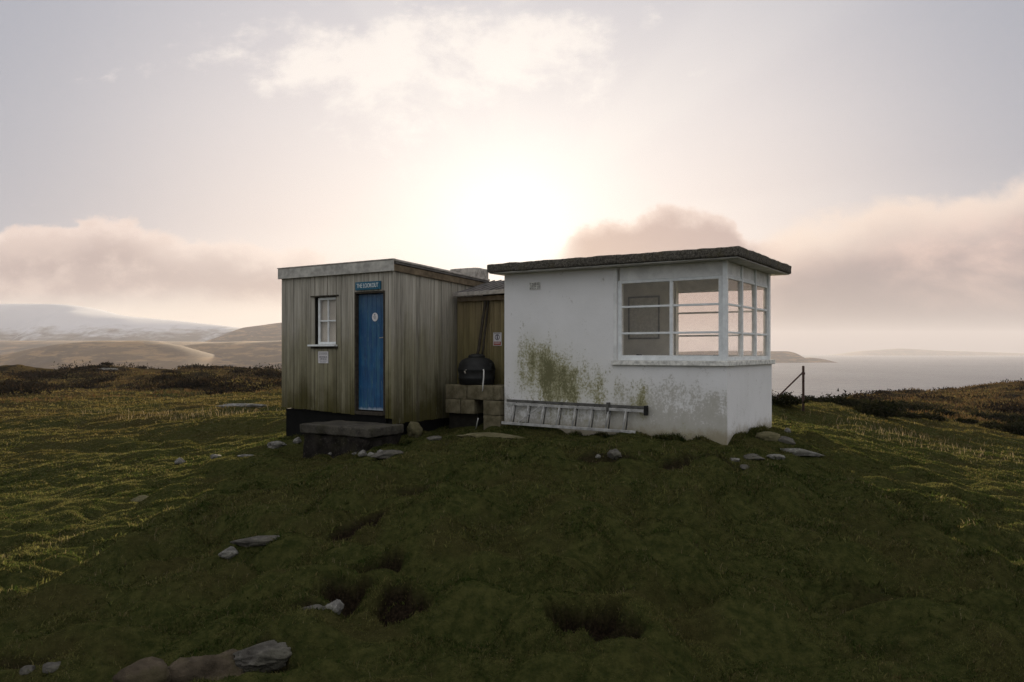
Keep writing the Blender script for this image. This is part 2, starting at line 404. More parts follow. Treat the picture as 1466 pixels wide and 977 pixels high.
def leafy(name, cols, trans=.35, scale=1.4, dry=None, straw=None, turf=False):
    m, g = mat(name); p = g.pos(); a = g.noise(p, scale, 5, .62); b = g.noise(p, 9, 3, .6); r = g.attr('rnd')
    c = g.mix(g.ss(a + (r - .5) * .16, .41, .59) if turf else g.ss(a + (r - .5) * .35, .32, .68), cols[0], cols[1]); c = g.mix(g.ss(b + (r - .5) * .3, .52, .78) * .75, c, cols[2])
    if dry:
        x, y, z = g.xyz(p); d = g.math('SQRT', x * x + y * y); n = g.noise(p, .35, 4, .6)
        k = g.ss(d + (n - .5) * 16 + (r - .5) * 10, 13, 34) * (.55 + .45 * g.ss(n, .4, .6)); c = g.mix(k, c, g.mix(g.ss(b, .35, .65), dry[0], dry[1]))
    if turf:
        hf = g.noise(p, 34, 3, .65); lf = g.noise(p, 13, 3, .6)
        c = g.mix(g.ss(hf, .44, .60) * .6, c, g.mix(.62, c, (.012, .016, .004))); c = g.mix(g.ss(lf, .52, .66) * .45, c, (.16, .14, .055))
    r2 = g.math('FRACT', r * 7.13)
    if straw: c = g.mix(g.ss(r2, .90, .97) * .8, c, straw)
    c = g.mix(g.ss(r2, .55, .0) * .5, c, g.mix(.7, c, (.0, .0, .0)))  # some leaves darkened at random, painting self-shadow among them
    df = g.n('ShaderNodeBsdfDiffuse'); g.put(df.inputs[0], c)
    if turf:
        at_ = g.n('ShaderNodeAttribute', attribute_name='turf_normal'); ge = g.n('ShaderNodeNewGeometry'); mv = g.n('ShaderNodeMix', data_type='VECTOR'); mv.inputs[0].default_value = .72
        g.t.links.new(ge.outputs['Normal'], mv.inputs[4]); g.t.links.new(at_.outputs['Vector'], mv.inputs[5]); nz_ = g.n('ShaderNodeVectorMath', operation='NORMALIZE'); g.t.links.new(mv.outputs[1], nz_.inputs[0]); g.t.links.new(nz_.outputs[0], df.inputs['Normal'])
    tl = g.n('ShaderNodeBsdfTranslucent'); g.put(tl.inputs[0], c)
    mx = g.n('ShaderNodeMixShader'); mx.inputs[0].default_value = trans
    g.t.links.new(df.outputs[0], mx.inputs[1]); g.t.links.new(tl.outputs[0], mx.inputs[2]); g.out(S(g, mx.outputs[0])); return m
M['grass'] = leafy('turf_blades', [(.040, .062, .014), (.145, .142, .046), (.14, .098, .044)], .42, 1.15, [(.17, .118, .042), (.085, .072, .022)], (.17, .14, .065), True)
M['stalk'] = leafy('dead_stalks', [(.22, .17, .10), (.30, .24, .15), (.16, .12, .06)], .3)
M['heath'] = leafy('heather_leaves', [(.008, .008, .005), (.018, .014, .008), (.05, .026, .012)], .2, .4)
M['rush'] = leafy('russet_moor_grass', [(.075, .045, .02), (.12, .08, .034), (.06, .055, .02)], .3, .3)
M['gorse'] = leafy('gorse_leaves', [(.012, .014, .007), (.022, .024, .010), (.04, .030, .014)], .15, .8)

# ------------------------------------------------------------------ ground sheet
def add_ground():
    fa = np.radians(np.arange(-39, 39.01, .14)); ca = np.radians(np.arange(42, 318.1, 4)); az = np.r_[fa, ca]
    r = np.r_[np.array([.05, .4, .9, 1.5, 2.0]), np.exp(np.arange(math.log(2.4), math.log(42), .0068)), np.exp(np.arange(math.log(42), math.log(330), .014))]
    AA, RR = np.meshgrid(az, r); X = RR * np.sin(AA); Y = RR * np.cos(AA)
    Z = base_h(X, Y); d, pm = hollow_mask(X, Y); Z = Z - d - pm * .01 * (1 + perlin(X / .05, Y / .05, 20))
    nr, na = X.shape; idx = np.arange(nr * na).reshape(nr, na); nx = np.roll(idx, -1, axis=1)
    q = np.stack([idx[:-1], nx[:-1], nx[1:], idx[1:]], -1).reshape(-1, 4)[:, ::-1]
    o = mesh_np('ground', np.stack([X, Y, Z], -1).reshape(-1, 3), [q], M['ground'], {'peat': pm.ravel()}, True)
    tag(o, 'rough turf headland sloping away on both sides', kind='structure')
add_ground()

# building frames -----------------------------------------------------------
RZ = math.atan2(-.541, .841)
EX = Vector((.841, -.541, 0)).normalized(); EYv = Vector((.541, .841, 0)).normalized()
HUT = Vector((3.084, 11.2, 0)); SHED = Vector((-1.982, 13.0, 0))
def local(o, x, y):
    dx = x - o.x; dy = y - o.y
    return dx * EX.x + dy * EX.y, dx * EYv.x + dy * EYv.y
def W(o, lx, ly, z=0): return o + EX * lx + EYv * ly + Vector((0, 0, z))
ROCKS = []          # x, y, r : turf is kept off these

# ------------------------------------------------------------------ stones
def rock(px, py, sx, sy, sz, label, m='stone', rz=0., sink=.35, seed=0, name='stone', amp=.35, group=None, flat=0.):
    x, y, z = at(px, py)
    z = float(H(x, y))
    bm = bmesh.new(); bmesh.ops.create_icosphere(bm, subdivisions=5 if sx > .2 else 4, radius=1)
    rs = np.random.default_rng(seed); ofs = rs.uniform(0, 50, 3)
    from mathutils import noise as mn
    for v in bm.verts:
        d = v.co.normalized(); p = d * 1.1 + Vector(ofs)
        k = 1 + amp * mn.noise(p) + amp * .5 * mn.noise(p * 2.3) + amp * .22 * mn.noise(p * 6) + amp * .12 * mn.noise(p * 14) + amp * .07 * mn.noise(p * 31)
        c = d * k
        for j in range(4):          # broken facets
            nn = Vector(np.random.default_rng(seed * 7 + j).normal(size=3)).normalized()
            if c.dot(nn) > .72: c -= nn * (c.dot(nn) - .72) * .85
        if flat and c.z > flat: c.z = flat + (c.z - flat) * .25
        v.co = Vector((c.x * sx, c.y * sy, c.z * sz))
    me = bpy.data.meshes.new(name); bm.to_mesh(me); bm.free(); me.materials.append(M[m])
    me.polygons.foreach_set('use_smooth', [True] * len(me.polygons))
    o = bpy.data.objects.new(name, me); COL.objects.link(o)
    o.location = (x, y, z + sz * (1 - 2 * min(.62, sink + .14))); o.rotation_euler = (0, 0, rz)
    tag(o, label, 'stone', group or 'stones lying in the turf'); ROCKS.append((x, y, max(sx, sy) * .85)); return o
rock(478, 874, .04, .075, .05, 'pale rounded stone standing at the lower edge of the bare peat scrape', 'stone_pale', -.5, .3, 1)
rock(447, 858, .13, .07, .045, 'flat grey stone half buried in turf just beside the pale rounded stone', 'stone', .2, .4, 2)
rock(300, 955, .36, .16, .16, 'big brown slab of bedrock breaking the turf at the bottom edge', 'stone_brown', .35, .45, 3, amp=.5)
rock(388, 925, .24, .09, .09, 'long grey ledge of rock running on from the big brown slab', 'stone', .28, .45, 4, amp=.45)
rock(205, 965, .17, .09, .09, 'low brown rock hump left of the big brown slab', 'stone_brown', .4, .45, 5)
rock(40, 962, .05, .035, .03, 'small grey stone in the bottom corner, leftmost of the pair', 'stone', 0, .3, 6)
rock(75, 958, .06, .04, .03, 'larger grey stone of the pair in the bottom corner', 'stone', .6, .3, 7)
rock(375, 774, .24, .08, .07, 'long low stone edging the grassy hump on the slope', 'stone', .3, .45, 8)
rock(328, 794, .09, .06, .06, 'small grey stone below the long low stone on the grassy hump', 'stone_pale', .3, .4, 9)
rock(205, 716, .22, .1, .08, 'mossy rock under a turf lip on the sunlit slope', 'stone_green', .1, .45, 10)
rock(594, 624, .14, .12, .20, 'upright mossy boulder leaning at the end of the doorstep', 'stone_green', .4, .2, 11, amp=.4)
rock(560, 652, .30, .11, .08, 'flat grey slab lying at the foot of the doorstep', 'stone', .32, .4, 12)
rock(880, 641, .09, .08, .07, 'brown stone in the dark hollow in front of the ladder', 'stone', .2, .25, 13)
rock(856, 643, .035, .03, .025, 'tiny pale stone beside the brown stone in the hollow', 'stone_pale', .2, .25, 14)
rock(1137, 648, .34, .16, .06, 'broad pale rock sheet beyond the hut corner', 'stone_pale', -.25, .35, 15, amp=.5)
rock(1112, 655, .12, .07, .04, 'narrow pale stone split off the broad rock sheet', 'stone_pale', -.4, .35, 16)
rock(1076, 655, .13, .06, .04, 'slanting grey stone between the hut corner and the broad rock sheet', 'stone', -.5, .35, 17)
rock(1051, 660, .075, .055, .04, 'small bright stone just below the hut corner', 'stone_pale', 0, .3, 18)
rock(1068, 671, .07, .05, .04, 'dull small stone lowest in front of the hut corner', 'stone', -.3, .35, 19)
rock(1122, 633, .16, .10, .07, 'stone against the foot of the hut side wall', 'stone', -.3, .35, 20)
rock(1100, 628, .20, .12, .11, 'dark earthy stone tucked under the hut side wall', 'stone_green', -.3, .35, 21)
rock(1128, 619, .06, .05, .05, 'little pink white stone by the rear hut corner', 'stone_pale', 0, .3, 22)
rock(258, 663, .10, .07, .08, 'pale stone out on the turf, farthest from the doorstep', 'stone_pale', .3, .3, 23)
rock(311, 655, .13, .06, .05, 'pale flat stone out on the turf, middle one of a row of three', 'stone_pale', .1, .3, 24)
rock(357, 654, .20, .06, .035, 'long pale flat stone out on the turf, close to the shed', 'stone_pale', .1, .3, 25)
rock(398, 638, .18, .14, .08, 'pale stone at the shed corner beside the black plinth', 'stone_pale', .1, .35, 26)
rock(705, 626, .50, .22, .07, 'flat brownish slab under the block stand by the ladder end', 'stone_green', -.4, .4, 27)
rock(350, 581, .9, .3, .12, 'flat pale rock sheet in the far turf beside the shed', 'stone_pale', 0, .4, 28)
rock(872, 906, .04, .025, .02, 'small reddish stone at the rim of the round hollow', 'stone_brown', 0, .2, 29)
rock(622, 629, .12, .08, .04, 'small grey flat stone before the dark porch corner', 'stone', .1, .35, 30)

rock(88, 523, 1.1, .6, .4, 'pale rock on the crest of the heather ridge', 'stone_pale', .2, .3, 31)
rock(150, 531, 1.6, .7, .22, 'long pale rock sheet among the heather on the ridge', 'stone_pale', .1, .3, 32)
rock(205, 527, 1.3, .7, .25, 'second pale rock sheet among the heather, nearer the shed', 'stone_pale', 0, .3, 33)
for i, (px, py, q) in enumerate([(452, 640, .05), (468, 646, .06), (484, 648, .045), (497, 650, .06), (508, 652, .04), (519, 653, .07), (531, 653, .05), (545, 650, .045), (440, 636, .05), (458, 648, .04), (476, 652, .05), (426, 634, .07)]):
    rock(px, py, q * 1.3, q, q * .9, 'small pale stone in the rubble at the foot of the doorstep', 'stone_pale', i, .2, 40 + i, group='rubble at the foot of the doorstep')
# ------------------------------------------------------------------ timber boarding
def boards(mb, x0, x1, zlo, zhi, holes=(), w=.105, yf=0., th=.022, axis='x', x_at=0., seed=1):
    """vertical boards; zlo, zhi are functions of the run; holes: (a,b,za,zb)"""
    rs = random.Random(seed); cuts = set()
    n = max(1, round((x1 - x0) / w)); e = [x0 + (x1 - x0) * i / n for i in range(n + 1)]
    for h in holes: cuts |= {h[0], h[1]}
    for i in range(n):
        a, b = e[i], e[i + 1]; pts = [a] + sorted(c for c in cuts if a + .004 < c < b - .004) + [b]
        jz = rs.uniform(-.008, .008); jy = rs.uniform(-.005, .005)
        for k in range(len(pts) - 1):
            p, q = pts[k], pts[k + 1]; pa = p + (.0035 if k == 0 else 0); qa = q - (.0035 if k == len(pts) - 2 else 0)
            mid = (p + q) / 2; segs = [(zlo(mid) + jz, zhi(mid))]
            for (ha, hb, za, zb) in holes:
                if ha - 1e-4 < mid < hb + 1e-4:
                    ns = []
                    for (s0, s1) in segs:
                        if za > s0: ns.append((s0, min(s1, za)))
                        if zb < s1: ns.append((max(s0, zb), s1))
                    segs = [t for t in ns if t[1] - t[0] > .005]
            for (s0, s1) in segs:
                if axis == 'x': mb.box(pa, qa, yf + jy, yf + th + jy, s0, s1)
                else: mb.box(x_at - th + jy, x_at + jy, pa, qa, s0, s1)

# ------------------------------------------------------------------ the shed
shed = empty('timber_shed', SHED, RZ)
tag(shed, 'weathered grey vertical boarded shed with a flat roof and blue door', 'shed')
SW = 2.74; SD = 2.6
ztop = lambda y: 2.74 - .046 * y
zb = lambda x: .145 - .036 * x
DOOR = (-.876, -.186, .10, 2.30); WIN = (-1.872, -1.33, 1.40, 2.25)
mb = MB(); boards(mb, -SW, 0, zb, lambda x: 2.70, [DOOR, WIN], .108, 0., .022, seed=3)
boards(mb, .0, SD, lambda y: .06, lambda y: ztop(y) - .04, [], .1, axis='y', x_at=0.0, seed=4)
boards(mb, .0, SD, lambda y: .25, lambda y: ztop(y) - .04, [], .1, axis='y', x_at=-SW + .022, seed=5)
boards(mb, -SW, 0, lambda x: .25, lambda x: ztop(SD) - .05, [], .108, SD, .022, seed=6)
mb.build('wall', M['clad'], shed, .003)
mb = MB()   # the boarding's backing, leaving the openings free
xs = [-SW + .03, WIN[0], WIN[1], DOOR[0], DOOR[1], -.026]
for a, b in zip(xs[:-1], xs[1:]):
    if (a, b) == (WIN[0], WIN[1]):
        mb.box(a, b, .026, .12, .26, WIN[2]); mb.box(a, b, .026, .12, WIN[3], 2.62)
    elif (a, b) == (DOOR[0], DOOR[1]): mb.box(a, b, .026, .12, DOOR[3], 2.62)
    else: mb.box(a, b, .026, .12, .26, 2.62)
mb.box(-.12, -.026, .12, SD - .02, .2, 2.55); mb.box(-SW + .03, -SW + .12, .12, SD - .02, .26, 2.55); mb.box(-SW + .12, -.12, SD - .1, SD - .02, .26, 2.55)
mb.box(-SW + .12, -.12, .12, SD - .1, .22, .27)
mb.build('wall_frame', M['shadowgap'], shed)
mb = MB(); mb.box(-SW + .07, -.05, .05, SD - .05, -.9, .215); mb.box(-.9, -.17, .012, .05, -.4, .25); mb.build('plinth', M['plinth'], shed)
mb = MB(); mb.box(-SW - .04, .045, -.055, -.027, 2.615, 2.80); f_ = mb.build('fascia', M['fascia'], shed, .005)
mb = MB(); mb.box(-SW - .05, .055, -.062, .0, 2.803, 2.822); mb.build('fascia_capping', M['pale_edge'], shed, .004)
mb = MB(); mb.slab_y(.012, .04, -.026, SD + .12, 2.735, 2.735 - .046 * 2.7, .115); mb.slab_y(-SW - .035, -SW - .008, -.026, SD + .12, 2.735, 2.735 - .046 * 2.7, .115); mb.build('barge_board', M['roofside'], shed, .003)
mb = MB(); mb.slab_y(-SW - .035, .06, .002, SD + .15, 2.80, 2.80 - .046 * 2.7, .06); mb.build('roof', M['felt'], shed, .004)
mb = MB(); mb.slab_y(.045, .075, -.026, SD + .15, 2.815, 2.815 - .046 * 2.7, .035); mb.build('roof_trim', M['pale_edge'], shed, .004)
# corner strip
mb = MB(); mb.box(-.004, .018, -.012, .03, .13, 2.615); mb.build('corner_strip', M['clad'], shed, .003)
# door
mb = MB(); mb.box(DOOR[0], DOOR[0] + .035, -.012, .12, .2, 2.30); mb.box(DOOR[1] - .03, DOOR[1], -.012, .12, .2, 2.30); mb.box(DOOR[0] + .035, DOOR[1] - .03, -.010, .12, 2.265, 2.30)
mb.build('door_frame', M['dark_wood'], shed, .003)
mb = MB(); mb.box(DOOR[0] + .036, DOOR[1] - .031, -.02, .118, .19, .25); mb.build('threshold', M['dark_wood'], shed, .004)
mb = MB()
d0, d1 = DOOR[0] + .037, DOOR[1] - .032; nb = 6
for i in range(nb):
    a = d0 + (d1 - d0) * i / nb; b = d0 + (d1 - d0) * (i + 1) / nb; mb.box(a + .0015, b - .0015, .055, .09, .27, 2.262)
mb.box(d0 + .01, d1 - .01, .092, .10, .28, 2.25)
door = mb.build('door', M['door'], shed, .003)
dc = (-.454, 1.862)
mb = MB(); vs = [(dc[0] + .066 * math.cos(t), .0, dc[1] + .074 * math.sin(t)) for t in np.linspace(0, 2 * math.pi, 33)[:-1]]
mb.add([(p[0], .046, p[2]) for p in vs] + [(p[0], .053, p[2]) for p in vs], [tuple(range(32))[::-1], tuple(range(32, 64))] + [(i, (i + 1) % 32, 32 + (i + 1) % 32, 32 + i) for i in range(32)])
plaque = mb.build('plaque', M['notice'], door)
plaque['label'] = 'small white oval plaque on the blue door'
mb = MB()
for (a, b, z) in [(-.03, .03, -.012), (-.035, .036, .006), (-.022, .022, -.03)]:
    for k in range(5):
        p = a + (b - a) * k / 5; mb.box(dc[0] + p, dc[0] + p + (b - a) * .14, .044, .0455, dc[1] + z - .004, dc[1] + z + .004)
mb.box(dc[0] - .01, dc[0] + .01, .044, .0455, dc[1] + .024, dc[1] + .048)
mb.build('plaque_print', M['ink'], door)
mb = MB(); mb.box(-.262, -.232, .046, .054, 1.40, 1.57); mb.tube([(-.247, .05, 1.51), (-.247, .012, 1.51)], .011); mb.tube([(-.247, .014, 1.51), (-.32, .014, 1.505)], .009)
mb.build('handle', M['brass'], door, .002)
# window
mb = MB()
wx0, wx1, wz0, wz1 = WIN; fy0, fy1 = .035, .075
mb.box(wx0 + .06, wx0 + .10, fy0, fy1, wz0, wz1 - .015); mb.box(wx1 - .035, wx1, fy0, fy1, wz0, wz1 - .015)
mb.box(wx0 + .10, wx1 - .035, fy0, fy1, wz1 - .055, wz1 - .015); mb.box(wx0 + .10, wx1 - .035, fy0, fy1, wz0, wz0 + .045)
xm = (wx0 + .10 + wx1 - .035) / 2; zm = (wz0 + .045 + wz1 - .055) / 2
mb.box(xm - .012, xm + .012, fy0 + .004, fy1, wz0 + .045, wz1 - .055); mb.box(wx0 + .10, xm - .012, fy0 + .004, fy1, zm - .013, zm + .013); mb.box(xm + .012, wx1 - .035, fy0 + .004, fy1, zm - .013, zm + .013)
win = mb.build('window', M['white_paint'], shed, .003)
mb = MB(); mb.box(wx0 + .09, wx1 - .03, fy1 - .02, fy1 - .015, wz0 + .04, wz1 - .05); mb.build('pane', M['glass'], win)
mb = MB(); mb.box(wx0 + .02, wx1, .10, .115, wz0, wz1); mb.build('blind', M['blind'], win)
mb = MB(); mb.box(wx0 - .10, wx1 + .03, -.075, .034, wz0 - .035, wz0 - .003); mb.build('sill', M['white_paint'], win, .004)
mb = MB(); mb.box(wx0 - .07, wx1 + .07, -.03, -.004, wz1, wz1 + .022); mb.build('drip_board', M['dark_wood'], win, .003)
mb = MB(); mb.box(wx0 - .06, wx1 + .05, -.028, -.004, wz0 - .075, wz0 - .037); mb.build('apron', M['dark_wood'], win, .003)

# signs fixed to the shed
def text_mesh(body, size, target_w, name, m, parent, loc, dep=.003):
    cu = bpy.data.curves.new('lettering', 'FONT'); cu.body = body; cu.size = size; cu.align_x = 'CENTER'; cu.align_y = 'CENTER'; cu.extrude = dep
    t = bpy.data.objects.new('lettering', cu); COL.objects.link(t)
    dg = bpy.context.evaluated_depsgraph_get(); me = bpy.data.meshes.new_from_object(t.evaluated_get(dg)); bpy.data.objects.remove(t)
    xs = [v.co.x for v in me.vertices]; k = target_w / (max(xs) - min(xs)); c = (max(xs) + min(xs)) / 2
    for v in me.vertices:
        x, y, z = v.co; v.co = ((x - c) * k, -z, y)
    me.materials.clear(); me.materials.append(m)
    o = bpy.data.objects.new(name, me); COL.objects.link(o); o.parent = parent; o.location = loc; return o
sg = empty('name_sign', W(SHED, -.545, -.02, 2.395), RZ)
tag(sg, 'small teal sign with white capitals above the blue door', 'sign')
mb = MB(); mb.box(-.285, .285, -.018, .012, -.07, .07); mb.build('sign_board', M['signblue'], sg, .003)
text_mesh('THE LOOKOUT', .105, .50, 'lettering', M['letter'], sg, (0, -.021, .0))
nt = empty('paper_notice', W(SHED, -1.635, -.006, 1.17), RZ); tag(nt, 'square white printed notice below the shed window', 'notice')
mb = MB(); mb.box(-.125, .125, -.008, .002, -.105, .105); mb.build('sheet', M['notice'], nt)
mb = MB(); rs = random.Random(5)
for z, h, a in [(.075, .012, .10), (.045, .008, .105), (.005, .020, .10), (-.03, .018, .085), (-.065, .008, .105), (-.085, .007, .07)]:
    p = -a
    while p < a:
        w_ = rs.uniform(.012, .04); mb.box(p, min(a, p + w_), -.0105, -.0085, z - h / 2, z + h / 2); p += w_ + .009
mb.build('print', M['ink'], nt)

# doorstep -----------------------------------------------------------------
def rough_box(name, m, parent, x0, x1, y0, y1, z0, z1, amp=.012, cut=.07, seed=0, bevel=.02, smooth=True):
    from mathutils import noise as mn
    bm = bmesh.new(); bmesh.ops.create_cube(bm, size=1)
    for v in bm.verts: v.co = Vector((x0 + (v.co.x + .5) * (x1 - x0), y0 + (v.co.y + .5) * (y1 - y0), z0 + (v.co.z + .5) * (z1 - z0)))
    if bevel: bmesh.ops.bevel(bm, geom=list(bm.edges), offset=bevel, segments=2, affect='EDGES', profile=.6)
    for ax in range(3):
        lo, hi = [(x0, x1), (y0, y1), (z0, z1)][ax]; n = int((hi - lo) / cut); nv = [0, 0, 0]; nv[ax] = 1
        for i in range(1, n):
            p = [0, 0, 0]; p[ax] = lo + (hi - lo) * i / n
            bmesh.ops.bisect_plane(bm, geom=list(bm.verts) + list(bm.edges) + list(bm.faces), plane_co=p, plane_no=nv)
    for v in bm.verts:
        p = v.co * 5 + Vector((seed * 3.1, seed * 1.7, 0)); q = v.co * 17 + Vector((seed, 0, seed))
        v.co += Vector((mn.noise(p), mn.noise(p + Vector((9, 0, 0))), mn.noise(p + Vector((0, 9, 0))))) * amp + Vector((mn.noise(q), mn.noise(q + Vector((5, 0, 0))), mn.noise(q + Vector((0, 5, 0))))) * amp * .6
    bmesh.ops.recalc_face_normals(bm, faces=bm.faces)
    me = bpy.data.meshes.new(name); bm.to_mesh(me); bm.free(); me.materials.append(m)
    if smooth: me.polygons.foreach_set('use_smooth', [True] * len(me.polygons))
    o = bpy.data.objects.new(name, me); COL.objects.link(o)
    if parent: o.parent = parent
    return o
st = empty('doorstep', W(SHED, 0, 0, 0), RZ); tag(st, 'broad dark concrete doorstep on a rubble base before the blue door', 'doorstep')
rough_box('slab', M['step'], st, -1.25, .27, -.90, -.04, -.07, .075, .012, .07, 3, .02)
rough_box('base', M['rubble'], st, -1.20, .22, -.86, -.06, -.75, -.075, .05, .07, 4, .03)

# ------------------------------------------------------------------ the white lookout hut
hut = empty('lookout_hut', HUT, RZ); tag(hut, 'white plastered lookout hut with a glazed corner and flat lichened roof', 'hut')
HX, HD, WT = 3.82, 2.5, .18
SILL = 1.06
mb = MB()
mb.box(-HX, -1.72, 0, WT, -.6, 2.6); mb.box(-1.72, 0, 0, WT, -.6, SILL)
mb.box(-WT, 0, WT, HD, -.6, SILL); mb.box(-1.72, -WT, HD - WT, HD, -.6, SILL)
mb.box(-HX, -1.72, HD - WT, HD, -.6, 2.6); mb.box(-HX, -HX + WT, WT, HD - WT, -.6, 2.6)
mb.build('wall', M['plaster'], hut)
mb = MB()   # inner lining
mb.box(-HX + WT, -1.70, HD - WT - .012, HD - WT, .2, 2.57); mb.box(-HX + WT, -1.70, WT, WT + .012, .2, 2.57); mb.box(-HX + WT, -HX + WT + .012, WT + .012, HD - WT - .012, .2, 2.57)
mb.box(-HX + WT + .013, -WT, WT + .013, HD - WT - .013, 2.56, 2.585)
mb.box(-1.72, -1.64, HD - WT - .012, HD - .06, 1.07, 2.57)
mb.build('lining', M['interior'], hut)
mb = MB(); mb.box(-HX + WT, -WT, WT, HD - WT, .10, .18); mb.build('floor', M['floor'], hut)
rf = rough_box('roof', M['roof'], hut, -4.0, .27, -.27, 2.77, 2.604, 2.748, .010, .045, 9, .025)
mb = MB(); mb.box(-3.97, .235, -.235, 2.735, 2.588, 2.603); mb.build('soffit', M['soffit'], hut)
# concrete sill band
mb = MB(); mb.box(-1.80, .05, -.05, .13, SILL + .003, 1.135); mb.box(-.13, .05, .13, HD + .04, SILL + .003, 1.135); mb.box(-1.72, -.13, HD - .13, HD + .04, SILL + .003, 1.135)
mb.build('sill', M['sill'], hut, .008)
# lintel boards
L0 = 2.375
mb = MB(); mb.box(-1.69, -.05, .03, .10, L0, 2.587); mb.box(-.10, -.03, .10, 2.4, L0, 2.587); mb.box(-1.69, -.10, HD - .10, HD - .03, L0, 2.587)
mb.build('lintel', M['white_board'], hut, .003)
mb = MB(); mb.box(-1.78, -1.723, -.012, -.002, 1.14, 2.57); mb.build('pilaster', M['white_board'], hut, .003)
mb = MB(); mb.box(-.055, .012, -.012, .055, 1.137, 2.587); mb.build('corner_post', M['white_paint'], hut, .006)
mb = MB(); mb.box(-.06, .005, 2.302, 2.41, 1.137, 2.587); mb.build('corner_post', M['white_paint'], hut, .006)
ZB = (1.555, 1.965)
def window_x(y0, y1, flip, head=L0, name='window'):
    mb = MB(); s = .008 if not flip else -.008
    mb.box(-1.72, -1.655, y0, y1, 1.137, L0); mb.box(-.125, -.057, y0, y1, 1.137, L0)
    mb.box(-1.655, -.125, y0, y1, 1.137, 1.215); mb.box(-1.655, -.125, y0, y1, L0 - .045, L0 - .002)
    mb.box(-.872, -.822, y0, y1, 1.215, L0 - .045)
    for z in ZB:
        mb.box(-1.655, -.872, y0 + .006, y1 - .006, z - .016, z + .016); mb.box(-.822, -.125, y0 + .006, y1 - .006, z - .016, z + .016)
    w_ = mb.build(name, M['white_paint'], hut, .004)
    ym = (y0 + y1) / 2; mb = MB(); mb.box(-1.66, -.12, ym - .002, ym + .002, 1.21, L0 - .04); mb.build('pane', M['glass'], w_)
    return w_
window_x(.025, .075, False); window_x(HD - .075, HD - .025, True)
mb = MB(); x0, x1 = -.06, -.012; ys = [.058, .70, 1.45, 2.17]
mb.box(x0, x1, .058, 2.30, 1.137, 1.20); mb.box(x0, x1, .058, 2.30, L0 - .035, L0 - .002)
mb.box(x0, x1, .058, .085, 1.20, L0 - .035); mb.box(x0, x1, 2.27, 2.30, 1.20, L0 - .035)
for y in (.80, 1.545): mb.box(x0 - .005, x1 + .016, y - .024, y + .024, 1.20, 2.585)
for z in ZB:
    for a, b in ((.085, .776), (.824, 1.521), (1.569, 2.27)): mb.box(x0 + .006, x1 - .006, a, b, z - .015, z + .015)
sw = mb.build('window', M['white_paint'], hut, .004)
mb = MB(); mb.box(-.038, -.034, .08, 2.275, 1.195, L0 - .03); mb.build('pane', M['glass'], sw)
mb = MB(); mb.box(-.028, -.024, .06, 2.3, L0 + .005, L0 + .03); mb.build('drip_bead', M['white_paint'], sw)
# air brick
mb = MB(); vx, vz = -3.21, 2.365
mb.box(vx - .095, vx + .095, -.006, -.002, vz - .055, vz + .055)
for i in range(7): 
    x = vx - .095 + .19 * i / 6; mb.box(x - .007, x + .007, -.014, -.0065, vz - .06, vz + .06)
for i in range(5):
    z = vz - .055 + .11 * i / 4; mb.box(vx - .1, vx + .1, -.0135, -.007, z - .006, z + .006)
vent = mb.build('air_vent', M['sill'], hut)
mb = MB()
for i in range(6):
    for k in range(4):
        x = vx - .095 + .19 * (i + .5) / 6; z = vz - .055 + .11 * (k + .5) / 4; mb.box(x - .007, x + .007, -.0075, -.0065, z - .006, z + .006)
mb.build('vent_hole', M['dark_inside'], vent)
# things inside
fr = empty('framed_map', W(HUT, -2.255, HD - WT - .014, 1.895), RZ); tag(fr, 'large framed map hanging on the back wall inside the hut', 'picture')
mb = MB(); a, b = .31, .395
for q in ((-a, a, b - .03, b), (-a, a, -b, -b + .03)): mb.box(q[0], q[1], -.025, -.001, q[2], q[3])
mb.box(-a, -a + .03, -.025, -.001, -b + .03, b - .03); mb.box(a - .03, a, -.025, -.001, -b + .03, b - .03); mb.build('frame', M['mapframe'], fr, .003)
mb = MB(); mb.box(-a + .03, a - .03, -.012, -.003, -b + .03, b - .03); mb.build('map_sheet', M['map'], fr)
mb = MB(); mb.box(-.19, .19, -.05, .05, 0, .055); mb.box(-.17, .05, -.04, .04, .0552, .075)
o = mb.build('book_stack', M['dark_inside'], None, .004); o.location = W(HUT, -.78, HD - .17, 1.137); o.rotation_euler = (0, 0, RZ)
tag(o, 'low dark pile of books on the far window ledge inside the hut', 'books')
mb = MB(); mb.lathe([(.04, 0), (.045, .01), (.045, .085), (.04, .095)], n=20); mb.tube([(.044, 0, .07), (.075, 0, .06), (.075, 0, .03), (.044, 0, .02)], .006)
o = mb.build('mug', M['dark_inside'], None, 0, True); o.location = W(HUT, -1.42, .155, 1.137); tag(o, 'dark mug on the front window ledge inside the hut', 'mug')

# ------------------------------------------------------------------ timber porch joining the two
porch = empty('timber_porch', HUT, RZ); tag(porch, 'low boarded porch linking the grey shed to the white hut', 'porch')
PY = .50; PX0, PX1 = -SW - 2.5 + .03, -HX - .01
PX0 = -5.20
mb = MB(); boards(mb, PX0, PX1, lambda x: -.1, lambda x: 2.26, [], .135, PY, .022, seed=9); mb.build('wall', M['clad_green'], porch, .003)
mb = MB(); mb.box(PX0, PX1, PY + .026, PY + .08, -.3, 2.26); mb.box(-6.9, PX1, 1.6, 2.55, -.5, 2.52); mb.build('rear_wall', M['shadowgap'], porch)
mb = MB(); mb.slab_y(-5.15, PX1 - .003, .34, 1.6, 2.335, 2.66, .03)
for i in range(9):
    x = -5.12 + i * .155; mb.slab_y(x, x + .03, .335, 1.6, 2.352, 2.677, .016)
mb.build('roof', M['felt'], porch, .003)
mb = MB(); mb.box(-5.16, PX1 - .003, .318, .345, 2.275, 2.345, 2.295, 2.37); mb.build('gutter_board', M['pale_edge'], porch, .008)
